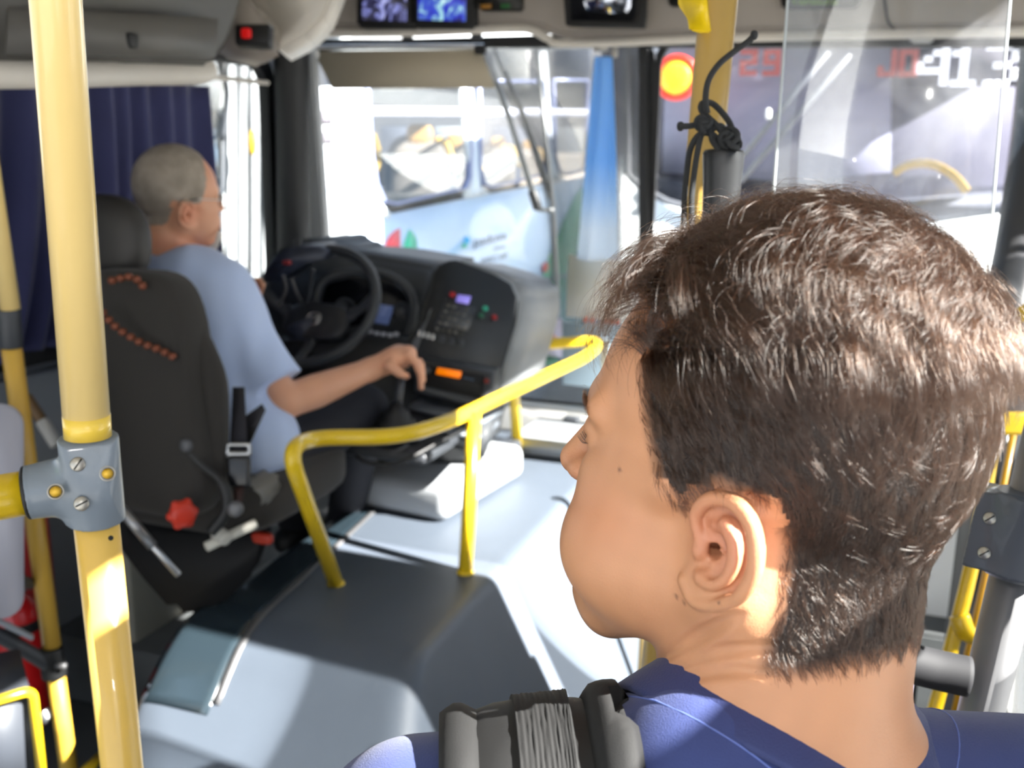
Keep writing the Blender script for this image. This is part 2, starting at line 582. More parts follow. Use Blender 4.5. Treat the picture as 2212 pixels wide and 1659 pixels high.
# right side: everything from the floor to the roof that shades the sun; door opening forward of the pillar
struct('wall_right', join(boxp((XR, 1.645, -.3), (XR + .05, 2.068, 2.22), .01), boxp((XR, -1.6, 2.02), (XR + .05, YW, 2.25), .0), boxp((XR, -1.6, -.3), (XR + .05, 1.62, .78), .0), boxp((XR, -.1, .78), (XR + .05, .02, 2.02), 0), boxp((XR, 3.30, -.3), (XR + .05, YW, 2.02), 0)), LGREY)
d1 = struct('door_1', ring(rrect((XR + .02, 2.66, .85), ey, ez, 1.24, 2.3, .06, 4), rrect((XR + .02, 2.66, .85), ey, ez, 1.20, 2.24, .05, 4), (.02, 0, 0)), BLK)
obj('door_pane', boxp((XR + .025, 2.15, -.2), (XR + .03, 3.25, 1.92), 0), GLASS, d1)
w5 = struct('window_5', ring(rrect((XR + .02, .84, 1.4), ey, ez, 1.64, 1.22, .06, 4), rrect((XR + .02, .82, 1.4), ey, ez, 1.52, 1.16, .05, 4), (.02, 0, 0)), BLK)
obj('added_shade_bar', boxp((XR, .02, 1.42), (XR + .045, .92, 1.645), .01), BLK, w5)  # unseen bar, added to keep the sun off the boy's neck
obj('added_shade_post', boxp((XR, .58, .80), (XR + .04, .76, 1.905), .01), BLK, w5)  # unseen half-height post, added to trim the sun patch on the near pole
obj('window_pane', boxp((XR + .025, .05, .82), (XR + .03, 1.68, 1.98), 0), GLASS, w5)
# overhead locker above the driver
lk = [P(-60, -160, 1.62), P(560, -110, 2.2), P(520, 10, 2.2), P(497, 92, 2.2), P(455, 142, 2.2), P(330, 137, 2.05), P(-60, 128, 1.62)]
lo_ = thing('overhead_locker', 'dark grey locker hanging from the ceiling over the driver seat', 'locker', P(200, 60, 1.9))
obj('locker_body', prism(lk, (-.40, .20, .0), .012, 3), LOCK, lo_)
obj('locker_door', prism([P(14, 14, 1.655), P(470, 40, 2.13), P(466, 126, 2.13), P(10, 122, 1.645)], (.006, -.006, .0), .004), mat('locker_door_grey', '5d5b57', .5, bump=.1, bscale=250, var=.08), lo_)
obj('latch', superell(P(283, 88, 1.9), (.011, .012, .015), None, .5), BLK, lo_)
struct('trim_8', tube(spline([P(-60, 160, 1.66), P(150, 160, 1.85), P(300, 158, 2.05), P(420, 158, 2.2), P(452, 150, 2.25)], 5), .020, 12, flat=1.25), CREAM)
cv_ = thing('roof_cove', 'pale grey curved roof cove in the front corner above the driver', 'ceiling panel', P(650, 20, 2.6))
obj('cove_panel', prism([P(x, y, 2.62) for x, y in [(540, -90), (750, -90), (722, -10), (700, 40), (660, 78), (612, 104), (592, 112), (598, 70), (566, 30), (520, 0)]], (-.15, .3, 0), .03, 4), CREAM, cv_)
obj('cove_corner', prism([P(x, y, 2.55) for x, y in [(470, 50), (505, 105), (600, 130), (612, 108), (590, 60), (560, 20), (520, -40)]], (-.2, .22, 0), .015, 3), HEAD, cv_)
sb = thing('warning_light_box', 'black box with a red lamp on the corner above the driver window', 'warning light', P(548, 80, 2.45))
obj('housing', box(P(550, 80, 2.45), (.085, .05, .05), (CR, CF, CU), .006), BLK, sb)
obj('lamp', superell(P(532, 72, 2.42), (.012, .008, .012)), mat('red_lamp', 'b01010', .4, emis='d01010', es=.5), sb)
rb = obj('roof_ring', tube(spline([P(x, y, 2.2) for x, y in [(392, -8), (408, 12), (432, 8), (452, -10), (430, -30)]], 5, True), .004, 8, True), BLK)
tag(rb, 'small black ring handle on the overhead locker edge', 'handle')

# ------------------------------------------------------------------ curtain at the driver side window
CURT = mat('navy_curtain', '31355f', .85, sheen=.2, var=.1, vscale=6)


def curtain_pt(u, v):
    y = 1.35 + u * 1.30
    f = .020 * sin(u * 88 + 2.2 * sin(u * 9)) + .014 * sin(u * 37 + 1.3 + v * 1.5)
    x = -1.975 + f * (.6 + .8 * v)
    return (x, y - .30 * v * v * (1 - u), 1.70 - v * (.74 + .05 * sin(u * 9)))


cu_ = thing('curtain', 'navy pleated curtain hanging over the window beside the driver seat', 'curtain', (-1.985, 2.0, 1.7))
cfab = obj('fabric', grid(curtain_pt, 140, 16), CURT, cu_)
cfab.modifiers.new('thickness', 'SOLIDIFY').thickness = .003
obj('curtain_rail', rod((-1.985, 1.2, 1.715), (-1.985, 3.0, 1.735), .008, 12), CREAM, cu_)

# ------------------------------------------------------------------ engine cover (profile rounded towards the passengers)
COVM = mat('engine_cover_vinyl', '535b66', .42, bump=.35, bscale=420, var=.06, vscale=7)


def cover_sdf(q):
    q = q / 100.0
    d = q[:, 2] - .5
    n = np.array([.322, 0, .17]); n /= np.linalg.norm(n)
    r = (q - np.array([-.81, 0, .5])) @ n
    sm = lambda a, b, k: -smin(-a, -b, k)
    d = sm(d, r, .022)
    ne = (q - np.array([-.8, 1.66, .5])) @ (np.array([.0, -.58, .82]) / 1.004)
    ne2 = (q - np.array([-.8, 1.27, .2])) @ (np.array([.08, -.95, .3]) / 1.0)
    d = sm(d, ne, .05)
    d = sm(d, ne2, .16)
    d = sm(d, -(q[:, 0] + 1.385 + .0 * q[:, 1]), .03)
    cn = (q - np.array([-1.38, 1.42, .5])) @ (np.array([-.75, -.66, .05]))
    d = sm(d, cn, .12)
    d = sm(d, q[:, 1] - 3.43, .02)
    return np.maximum(d, -q[:, 2] + .002) * 100


ecv, ecf = surf(cover_sdf, (-145, 110, -2), (-48, 346, 54), .9)
ec = thing('engine_cover', 'large grey textured engine cover humped beside the driver seat', 'engine cover', (-1.05, 2.3, 0))
obj('shell', (ecv / 100, ecf), COVM, ec)
TEAL = mat('dark_glossy_edging', '28333a', .18, coat=.6)


def cover_top(x, y):
    zs = np.linspace(.52, .0, 260); q = np.stack([np.full(260, x), np.full(260, y), zs], 1) * 100
    k = np.argmax(cover_sdf(q) < 0); return zs[k]


def edge_grid(xa, xb, y0, y1, off, nu=4, nv=44):
    V = []
    for i in range(nv + 1):
        y = y0 + (y1 - y0) * i / nv
        for j in range(nu + 1):
            x = xa(y) + (xb(y) - xa(y)) * j / nu; V.append((x, y, cover_top(x, y) + off))
    return np.array(V), [(i * (nu + 1) + j, i * (nu + 1) + j + 1, (i + 1) * (nu + 1) + j + 1, (i + 1) * (nu + 1) + j) for i in range(nv) for j in range(nu)]


lineA = lambda y: -1.186 - (y - 1.528) * .121
o_ = obj('edge_band', edge_grid(lambda y: -1.372, lambda y: lineA(y) - .012, 1.50, 2.40, .004, 8), TEAL, ec)
o_.modifiers.new('thickness', 'SOLIDIFY').thickness = .004
o_ = obj('seam_strip', edge_grid(lambda y: lineA(y) - .011, lambda y: lineA(y) + .006, 1.52, 2.42, .006, 2), STEELD, ec)
o_.modifiers.new('thickness', 'SOLIDIFY').thickness = .004
obj('red_reflector', superell(onZ(440, 1468, .36) + np.array([0, 0, 0]), (.03, .012, .035), None, .7), mat('red_plastic', 'a01512', .3), ec)
# storage box on the cover
bxm = mat('grey_textured_plastic', 'a3a6aa', .5, bump=.3, bscale=500)
sbx = thing('storage_box', 'grey plastic storage box with rounded lid sitting on the engine cover', 'storage box', (-1.19, 2.66, .5))
a8 = radians(-7); bax = (np.array([cos(a8), sin(a8), 0]), np.array([-sin(a8), cos(a8), 0]), ez)
obj('box_body', box((-1.195, 2.66, .556), (.33, .50, .106), bax, .032, 4), bxm, sbx)
for k in range(3):
    obj('lid_rib', box(np.array([-1.22 + .07 * k, 2.74, .612]), (.03, .20, .008), bax, .003), bxm, sbx)
obj('front_compartment', box((-1.22, 2.98, .54), (.30, .14, .08), bax, .012, 3), DGREY, sbx)

# yellow guard rail bolted on the cover
gr_ = thing('guard_rail', 'yellow tubular guard rail standing on the engine cover', 'guard rail', (-1.0, 2.2, .5))
RT = [onZ(726, 1262, .50), P(622, 975, 2.07), onZ(668, 945, .885), onZ(862, 944, .885), onZ(960, 915, .885), onZ(1060, 868, .885), P(1272, 768, 3.03), P(1300, 735, 3.18), P(1150, 745, 3.15), P(1108, 790, 3.12), np.array([-1.03, 3.0, .5])]
RT[10] = onZ(1118, 985, .5)
rp = roundpath(RT, .09, 8)
obj('top_tube', tube(rp, .0178, 24), YEL, gr_)
obj('post', rod(onZ(1005, 1238, .50), onZ(1024, 892, .885), .0178, 24), YEL, gr_)
for t in (onZ(726, 1262, .50), onZ(1005, 1238, .5)):
    obj('foot_weld', lathe([(.0185, 0), (.021, .001), (.021, .004), (.0182, .007)], t, ez), YEL, gr_)
# ------------------------------------------------------------------ dashboard
DASH = mat('dashboard_black', '26282a', .5, bump=.15, bscale=400)
DASH2 = mat('dashboard_soft_grey', '36393d', .55, bump=.15, bscale=400)
NAVYP = mat('dark_blue_plastic', '2a3040', .45)
SIDEG = mat('console_side_grey', '8b8f93', .5, bump=.1, bscale=300)
db = thing('dashboard', 'black dashboard with instrument hood behind the steering wheel', 'dashboard', (-1.6, 2.95, .2))
obj('cowl', prism([P(x, y, d) for x, y, d in [(560, 590, 3.12), (604, 528, 3.12), (646, 514, 3.13), (690, 524, 3.14), (702, 546, 3.14), (800, 553, 3.13), (940, 578, 3.1), (925, 640, 3.06), (880, 735, 3.0), (700, 790, 3.0), (560, 760, 3.06)]], (.02, .34, 0), .02, 3), DASH2, db)
obj('front_panel', prism([P(x, y, d) for x, y, d in [(560, 740, 2.92), (880, 735, 2.9), (960, 800, 2.85), (1050, 1000, 2.95), (760, 1010, 2.95), (600, 900, 3.0)]], (-.1, .35, 0), .015), DASH, db)
hood = spline([P(x, y, 3.02) for x, y in [(690, 735), (682, 660), (700, 606), (760, 588), (840, 596), (886, 634), (890, 690), (872, 738)]], 6)
obj('instrument_hood', tube(hood, .014, 14), DASH2, db)
cl = obj('instrument_cluster', prism([P(x, y, 3.04) for x, y in [(692, 735), (688, 665), (706, 614), (762, 598), (836, 604), (878, 640), (882, 690), (868, 736)]], (.01, .03, 0), .003), mat('cluster_face', '15171c', .25), db)
obj('cluster_screen', prism([P(x, y, 3.03) for x, y in [(806, 655), (850, 662), (838, 702), (792, 694)]], (0, .004, 0), .001), mat('cluster_screen_blue', '4c5a80', .3, emis='5a6a96', es=.35), cl)
for x, y, r in ((868, 672, .028), (745, 665, .032)):
    obj('gauge', lathe([(r, 0), (r, .006), (r - .004, .008), (r - .004, .003), (0, .003)], P(x, y, 3.035), -CF, 24), DGREY, cl)
for x, y in ((800, 716), (814, 720), (828, 722), (843, 724), (856, 722)):
    obj('rocker_switch', box(P(x, y, 2.90), (.014, .01, .012), (CR, CF, CU), .002), mat('pale_switch', 'a9adb8', .4), db)
obj('phone_stalk', rod(P(644, 556, 2.95), P(644, 516, 2.95), .009, 12, .002), BLK, db)
obj('corner_pod', prism([P(x, y, 2.9) for x, y in [(560, 600), (600, 545), (625, 535), (690, 535), (700, 560), (640, 575), (590, 615)]], (-.05, .2, 0), .01), NAVYP, db)
# stalks behind the wheel
for pts in ([(690, 590), (680, 575), (668, 640), (660, 655)], [(612, 600), (618, 640), (600, 665)], [(628, 598), (640, 640), (650, 655)]):
    pass
obj('column_stalk', tube(spline([P(676, 580, 2.8), P(672, 610, 2.85), P(664, 655, 2.9)], 5), .006, 10), DGREY, db)
obj('column_stalk', tube(spline([P(612, 595, 2.85), P(618, 625, 2.88), P(602, 660, 2.92)], 5), .005, 10), STEELD, db)
obj('column_stalk', tube(spline([P(630, 600, 2.85), P(640, 630, 2.88), P(650, 650, 2.92)], 5), .005, 10), STEELD, db)
obj('column_shroud', rod(P(655, 690, 2.98), P(720, 840, 3.02), .06, 20, .01), NAVYP, db)
obj('indicator_red', superell(P(620, 567, 2.88), (.012, .008, .006)), mat('indicator_red', '9a2a2a', .4), db)

# raised switch console
cs = thing('control_console', 'tall black switch console with rounded top beside the steering wheel', 'console', (-1.1, 2.85, .5))
face = [(978, 562, 2.98), (1075, 590, 2.97), (1110, 606, 2.96), (1124, 640, 2.94), (1118, 690, 2.90), (1096, 760, 2.85), (1066, 858, 2.78), (960, 835, 2.74), (872, 802, 2.72), (868, 745, 2.76), (905, 690, 2.82), (938, 585, 2.96)]
fv = [P(*t) for t in face]
ctr = np.mean(fv, 0)
obj('console_shell', prism([p + (0, .012, 0) for p in fv], (.05, .26, -.03), .018, 4), SIDEG, cs)
fn = np.cross(fv[1] - fv[8], fv[5] - fv[9]); fn /= np.linalg.norm(fn)
if fn @ CF > 0: fn = -fn
fit_ = np.array(fv) - ctr
_, _, vt = np.linalg.svd(fit_); fn = vt[2] * (1 if vt[2] @ CF < 0 else -1)
flat = [p - fn * ((p - ctr) @ fn) for p in fv]
obj('console_face', prism([p + fn * .004 for p in flat], -fn * .03, .010, 4), DASH, cs)


def onF(x, y, off=.006):
    r = ray(x, y); s = ((ctr + fn * off - CAM) @ fn) / (r @ fn); return CAM + r * s


FU = onF(1000, 600) - onF(985, 700); FU /= np.linalg.norm(FU); FR = np.cross(FU, fn); FR /= np.linalg.norm(FR)
obj('display', prism([onF(x, y, .007) for x, y in [(989, 637), (1018, 641), (1012, 658), (984, 652)]], fn * .003, .001), mat('lilac_display', '7a72c0', .3, emis='8c80dc', es=.7), cs)
for x, y, c in ((977, 637, 'a01c26'), (1048, 667, '2f9a80'), (1040, 682, '1f5a44'), (1068, 686, '8a1c20')):
    obj('round_button', lathe([(.0085, 0), (.0085, .004), (.006, .006), (0, .006)], onF(x, y), fn, 16), mat('button_' + c, c, .4, emis=c, es=.15), cs)
for i in range(5):
    for j in range(5):
        x = 968 + j * 13.5 - i * 6.0; y = 660 + i * 12.5 + j * 2.6
        if i == 0 and j > 3: continue
        obj('key', box(onF(x, y, .008), (.011, .009, .005), (FR, FU, fn), .002), mat('key_%d' % ((i + j) % 3), ['5c5a52', '6a6a66', '403f3c'][(i + j) % 3], .5), cs)
obj('keypad_plate', prism([onF(x, y, .0065) for x, y in [(958, 652), (1030, 664), (1010, 716), (934, 703)]], fn * .002, .001), DGREY, cs)
for i in range(4):
    p = onF(905 + i * 10, 722 + i * 2.5, .008)
    obj('chrome_switch', box(p, (.009, .020, .014), (FR, FU, fn), .003), CHROME, cs)
for i in range(3):
    obj('rocker_switch', box(onF(955 + i * 20, 733 + i * 4, .007), (.018, .024, .006), (FR, FU, fn), .003), DGREY, cs)
# radio below
rd = thing('radio', 'car radio with orange display under the switch console', 'radio', P(985, 815, 2.72))
rf = [P(912, 786, 2.70), P(1046, 812, 2.72), P(1040, 862, 2.70), P(906, 832, 2.68)]
obj('radio_body', prism(rf, (-.02, .12, 0), .004), BLKM, rd)
obj('radio_display', prism([P(945, 794, 2.695), P(997, 803, 2.70), P(993, 818, 2.698), P(941, 808, 2.693)], (0, .003, 0), .001), mat('orange_display', 'e07000', .3, emis='e87400', es=.9), rd)
for i in range(3):
    obj('radio_key', box(P(1004 + i * 8, 816 + i * 2, 2.69), (.007, .006, .004), (CR, CF, CU), .001), mat('blue_key', '3c5878', .4), rd)
obj('radio_knob', lathe([(.010, 0), (.010, .008), (.008, .010), (0, .010)], P(922, 800, 2.68), -CF, 18), DGREY, rd)
rr_ = obj('radio_surround', ring([P(900, 776, 2.71), P(1064, 806, 2.73), P(1056, 884, 2.70), P(894, 846, 2.68)], [P(911, 785, 2.705), P(1047, 811, 2.725), P(1041, 863, 2.705), P(905, 833, 2.685)], (-.01, .10, 0)), DASH2, cs)
obj('red_marker', superell(P(1051, 823, 2.71), (.006, .004, .006)), mat('marker_red', '8a2416', .4), cs)
obj('console_plinth', prism([P(890, 850, 2.74), P(1058, 886, 2.76), P(1052, 935, 2.72), P(1040, 985, 2.68), P(868, 940, 2.70)], (-.03, .22, 0), .01), DASH2, cs)
for k in range(2):
    sh = prism([P(884 - k * 12, 872 + k * 32, 2.68), P(1046 - k * 10, 908 + k * 32, 2.70), P(1044 - k * 10, 922 + k * 32, 2.69), P(880 - k * 12, 884 + k * 32, 2.67)], (0, .16, 0), .004)
    obj('shelf', sh, mat('shelf_grey_%d' % k, '6a7078', .45), cs)

# steering wheel
wc = P(678, 658, 2.93)
wn = np.array([0.05, -.80, .60]); wn /= np.linalg.norm(wn)
wx, wy, _ = frame(wn, (0, 0, 1))
SW = thing('steering_wheel', 'large black bus steering wheel with round emblem in its hub', 'steering wheel', wc)
WR = .192
obj('rim', tube([wc + WR * (cos(a) * wx + sin(a) * wy) for a in np.linspace(0, 2 * pi, 73)[:-1]], .0155, 16, True), mat('wheel_leather', '3b3e42', .4, bump=.1, bscale=600), SW)
hb = wc - wn * .045 - wy * .035
obj('hub', superell(hb, (.105, .062, .022), (wx, wy, wn), .65), mat('wheel_hub', '2a2c30', .45, bump=.1, bscale=500), SW)
for sx in (1, -1):
    obj('spoke', tube(spline([hb + wx * .075 * sx + wy * .02, hb + wx * .12 * sx + wn * .01 + wy * .035, wc + (wx * sx * cos(.22) + wy * sin(.22)) * WR * .97], 6), [.022] * 6 + [.016] * 7, 12, flat=.5, up=wn), DGREY, SW)
obj('spoke', tube(spline([hb - wy * .05, hb - wy * .09 + wn * .01, wc - wy * WR * .97], 6), .016, 12, flat=.5, up=wn), DGREY, SW)
em = hb + wn * .023
eo = obj('emblem', tube([em + .021 * (cos(a) * wx + sin(a) * wy) for a in np.linspace(0, 2 * pi, 37)[:-1]], .0022, 8, True), CHROME, SW)
for pl in ([(-.015, .012), (-.003, -.001), (0, .002), (.003, -.001), (.015, .012)], [(-.019, .003), (-.008, -.016), (0, -.003), (.008, -.016), (.019, .003)]):
    obj('emblem_stroke', tube([em + wx * a + wy * b + wn * .001 for a, b in pl], .0018, 8), CHROME, eo)

# gear lever
gl = thing('gear_lever', 'grey gear lever rising from a rubber boot under the driver hand', 'gear lever', P(858, 925, 2.62))
obj('shaft', rod(P(856, 915, 2.62), P(868, 800, 2.585), .011, 16), mat('lever_dark_metal', '4a4c50', .35, metal=.5), gl)
obj('knob', superell(P(870, 785, 2.585), (.024, .024, .030), None, .9), BLK, gl)
obj('boot', lathe([(.075, -.02), (.07, 0), (.052, .012), (.055, .02), (.036, .032), (.038, .04), (.02, .055), (.014, .07)], P(856, 925, 2.62), (0, 0, 1), 20), RUB, gl)
obj('base_plate', box(P(850, 955, 2.66), (.30, .24, .03), None, .01), DGREY, gl)
obj('cable', tube(spline([P(770, 985, 2.45), P(800, 1000, 2.42), P(860, 1000, 2.42), P(940, 960, 2.5), P(1000, 930, 2.62)], 6), .006, 8), RUB, gl)

# shelf in front of the windscreen, right of the console
sl = thing('windscreen_shelf', 'pale grey moulded shelf below the windscreen', 'shelf', (-.7, 3.28, .5))
SHM = mat('shelf_vinyl', 'a4a8ac', .45, bump=.15, bscale=300)
obj('shelf_top', boxp((-1.15, 3.10, .50), (.40, 3.43, .56), .02), SHM, sl)
obj('shelf_lip', rod((-1.12, 3.085, .552), (.36, 3.085, .552), .02, 18), SHM, sl)
obj('fixing', box(P(1235, 905, 3.2), (.05, .04, .014), None, .004), DGREY, sl)

# sun visor with its rod
vs = thing('sun_visor', 'beige fabric sun visor drawn across the top of the left windscreen', 'sun visor', P(870, 100, 3.2))
obj('visor_sheet', prism([onY(676, 110, 3.40), onY(1037, 106, 3.40), onY(1070, 190, 3.39), onY(717, 192, 3.39)], (0, .004, 0), .001), mat('visor_beige', 'b9ae98', .7, trans=.0, bump=.1), vs)
obj('visor_rod', rod(onY(680, 101, 3.38), onY(1045, 100, 3.38), .009, 14, .002), CHROME, vs)
obj('hinge', box(onY(1038, 108, 3.38), (.04, .03, .03), None, .006), BLK, vs)
obj('hinge', box(onY(680, 116, 3.38), (.03, .03, .03), None, .006), WHITE, vs)
obj('rod_holder', box(onY(880, 78, 3.36), (.04, .02, .02), None, .004), DGREY, vs)
obj('rod_holder', box(onY(1030, 80, 3.36), (.04, .02, .02), None, .004), DGREY, vs)


def noise_screen(name, cols, sc, es):
    m = bpy.data.materials.new(name); m.use_nodes = True; nt = m.node_tree; b = nt.nodes['Principled BSDF']
    b.inputs['Base Color'].default_value = (.01, .01, .015, 1); b.inputs['Roughness'].default_value = .3
    tc = nt.nodes.new('ShaderNodeTexCoord'); vo = nt.nodes.new('ShaderNodeTexNoise'); vo.inputs['Scale'].default_value = sc; vo.inputs['Detail'].default_value = 3; vo.inputs['Distortion'].default_value = 1.5
    cr = nt.nodes.new('ShaderNodeValToRGB'); cr.color_ramp.interpolation = 'EASE'
    while len(cr.color_ramp.elements) < len(cols): cr.color_ramp.elements.new(.5)
    for e, (p, c) in zip(cr.color_ramp.elements, cols): e.position = p; e.color = rgb(c)
    nt.links.new(tc.outputs['Object'], vo.inputs['Vector']); nt.links.new(vo.outputs[0], cr.inputs[0])
    nt.links.new(cr.outputs[0], b.inputs['Emission Color']); b.inputs['Emission Strength'].default_value = es
    return m


SCR1 = noise_screen('camera_picture_dark', [(.3, '0a0a14'), (.46, '2a2848'), (.54, '8a90d8'), (.6, 'c8ccff')], 16, .9)
SCR2 = noise_screen('camera_picture_blue', [(.3, '101828'), (.43, '2a34c0'), (.5, '4868c0'), (.58, 'a8e0e8'), (.7, 'ffffff')], 14, 1.1)
for nm, a, b, m, lb in (('monitor', 768, 890, SCR1, 'dark camera monitor, left of the pair above the windscreen'), ('monitor', 889, 1018, SCR2, 'bright camera monitor, right of the pair above the windscreen')):
    t = thing(nm, lb, 'monitor', onY((a + b) / 2, 0, 3.07), 'camera monitors above the windscreen')
    obj('bezel', prism([onY(a, -60, 3.04), onY(b, -60, 3.04), onY(b, 60, 3.04), onY(a, 58, 3.04)], (0, .07, 0), .010, 3), BLKM, t)
    obj('screen', prism([onY(a + 14, -50, 3.036), onY(b - 13, -50, 3.036), onY(b - 13, 46, 3.036), onY(a + 14, 42, 3.036)], (0, .006, 0), .001), m, t)
t = thing('indicator_panel', 'small dark indicator panel above the windscreen beside the monitors', 'panel', onY(1078, 0, 3.08))
obj('panel_body', prism([onY(1033, -30, 3.06), onY(1122, -30, 3.06), onY(1122, 22, 3.06), onY(1033, 22, 3.06)], (0, .05, 0), .006), mat('panel_black', '20201e', .5), t)
obj('amber_legend', box(onY(1050, 14, 3.055), (.035, .003, .012), None, .001), mat('amber_legend', '6a4a10', .5, emis='a06a10', es=.25), t)
obj('green_legend', box(onY(1092, 13, 3.055), (.03, .003, .012), None, .001), mat('green_legend', '103c18', .5, emis='186828', es=.25), t)
t = thing('interior_mirror', 'black-framed interior mirror above the right windscreen', 'mirror', onY(1300, 10, 3.02))
mo = [(1212, -70), (1392, -74), (1390, 30), (1386, 58), (1222, 54)]; mi = [(1226, -60), (1374, -62), (1374, 26), (1366, 46), (1232, 44)]
obj('mirror_frame', ring([onY(x, y, 2.98) for x, y in mo], [onY(x, y, 2.98) for x, y in mi], (0, .05, 0)), BLKM, t)
obj('mirror_glass', prism([onY(x, y, 2.99) + np.array([0, .0, 0]) for x, y in mi], (0, .02, 0), 0), mat('mirror_glass', 'b8bcc8', .08, metal=1), t)
obj('mirror_back', prism([onY(x, y, 3.02) for x, y in mo], (0, .06, 0), .01), BLKM, t)
t = thing('ventilation_grille', 'small dark grille on the header, left of the middle yellow pole', 'grille', onY(1450, 0, 3.07))
obj('grille_plate', prism([onY(1443, -30, 3.07), onY(1500, -30, 3.07), onY(1500, 12, 3.07), onY(1443, 12, 3.07)], (0, .04, 0), .006), BLK, t)
t = thing('green_display', 'dark display with green dot characters above the right windscreen', 'display', onY(1780, 0, 3.07))
obj('display_body', prism([onY(1682, -40, 3.06), onY(1860, -44, 3.06), onY(1856, 14, 3.06), onY(1688, 18, 3.06)], (0, .05, 0), .008), BLKM, t)
for i in range(40):
    if random.random() < .65:
        obj('green_dot', box(onY(1712 + (i % 20) * 5.0, 2 + (i // 20) * 6, 3.056), (.005, .002, .005), None, 0), bpy.data.materials.get('green_dot') or mat('green_dot', '405a10', .5, emis='70a018', es=.6), t)
cb = obj('cable', tube(spline([onY(1908, -30, 3.08), onY(1912, 10, 3.085), onY(1918, 45, 3.09), onY(1934, 66, 3.1)], 5), .004, 8), BLK)
tag(cb, 'thin black cable running down the header above the right windscreen', 'cable')
sn = obj('sensor', prism([onY(1962, 62, 3.36), onY(2020, 62, 3.36), onY(2016, 92, 3.36), onY(1966, 92, 3.36)], (0, .03, 0), .006), mat('sensor_white', 'c8c8c6', .4))
tag(sn, 'small white sensor at the top edge of the right windscreen', 'sensor')

# things hung or stuck at the windscreen
bn = thing('pennant', 'light blue fabric pennant hanging inside the windscreen beside the divider', 'pennant', onY(1305, 110, 3.36))


def pen(u, v):
    x0 = 1284 - 42 * v; x1 = 1322 + 20 * v
    p = onY(x0 + (x1 - x0) * u, 122 + 440 * v, 3.36)
    return p + np.array([0, .018 * sin(u * 9 + v * 2) * (.3 + v), 0])


PEN = bpy.data.materials.new('pennant_blue'); PEN.use_nodes = True
nt = PEN.node_tree; nt.nodes.clear(); o_ = nt.nodes.new('ShaderNodeOutputMaterial'); a_ = nt.nodes.new('ShaderNodeBsdfDiffuse'); b_ = nt.nodes.new('ShaderNodeBsdfTranslucent'); c_ = nt.nodes.new('ShaderNodeMixShader')
_t = nt.nodes.new('ShaderNodeTexCoord'); _s = nt.nodes.new('ShaderNodeSeparateXYZ'); _c = nt.nodes.new('ShaderNodeValToRGB'); nt.links.new(_t.outputs['Generated'], _s.inputs[0]); nt.links.new(_s.outputs['Z'], _c.inputs[0])
_c.color_ramp.elements[0].position = .16; _c.color_ramp.elements[0].color = rgb('eef6ff'); _c.color_ramp.elements[1].position = .5; _c.color_ramp.elements[1].color = rgb('a8d6ff')
nt.links.new(_c.outputs[0], a_.inputs[0]); nt.links.new(_c.outputs[0], b_.inputs[0]); c_.inputs[0].default_value = .6
nt.links.new(a_.outputs[0], c_.inputs[1]); nt.links.new(b_.outputs[0], c_.inputs[2]); nt.links.new(c_.outputs[0], o_.inputs[0])
pf = obj('pennant_cloth', grid(pen, 20, 40), PEN, bn)
pf.modifiers.new('thickness', 'SOLIDIFY').thickness = .001
obj('hook', join(box(onY(1298, 100, 3.36), (.05, .02, .03), None, .005), box(onY(1328, 108, 3.36), (.02, .02, .05), None, .005)), mat('hook_metal', 'a8a49c', .35, metal=.6), bn)


def card(name, label, cat, pts, col, yy=3.40, **kw):
    o = obj(name, prism([onY(x, y, yy) for x, y in pts], (0, .003, 0), .0008), mat(name + '_' + col, col, .6, **kw))
    return tag(o, label, cat)


card('paper_notice', 'white paper notice taped to the windscreen behind the boy forehead', 'notice', [(1228, 549), (1356, 568), (1366, 696), (1222, 684)], 'e6e4dc')
nb = thing('route_card', 'pale blue card with red and orange lettering under the white notice', 'card', onY(1290, 770, 3.39))
obj('card_sheet', prism([onY(x, y, 3.39) for x, y in [(1216, 696), (1378, 706), (1378, 848), (1216, 830)]], (0, .003, 0), .0008), mat('card_pale_blue', 'c4dcec', .6), nb)
for i, (x, c) in enumerate([(1262, 'd86a50'), (1276, 'd86a50'), (1306, 'd07858'), (1318, 'd07858'), (1330, 'd87050')]):
    obj('letter_mark', prism([onY(x, 686 + i * 1.2, 3.386), onY(x + 8, 684 + i * 1.2, 3.386), onY(x + 7, 696 + i * 1.2, 3.386), onY(x - 2, 695 + i * 1.2, 3.386)], (0, .002, 0), 0), mat('mark_%d' % i, c, .6), nb)
obj('cream_figure', prism([onY(x, y, 3.386) for x, y in [(1294, 735), (1318, 735), (1312, 800), (1300, 800)]], (0, .002, 0), 0), mat('cream_mark', 'e4dcc4', .6), nb)
lc = thing('lilac_card', 'lilac leaflet with a pink and orange blot standing below the windscreen', 'card', onY(1180, 730, 3.39))
obj('leaflet_sheet', prism([onY(x, y, 3.395) for x, y in [(1146, 686), (1214, 690), (1214, 772), (1146, 764)]], (0, .003, 0), .0008), mat('leaflet_lilac', 'd8d4ea', .6), lc)
obj('blot', lathe([(.03, 0), (.03, .002), (0, .002)], onY(1190, 738, 3.392), (0, -1, 0), 18), mat('blot_pink', 'ecb8b0', .6), lc)
card('green_card', 'dark green strip card lying at the foot of the windscreen', 'card', [(1156, 766), (1206, 772), (1206, 794), (1156, 786)], '5a8a78', 3.38)
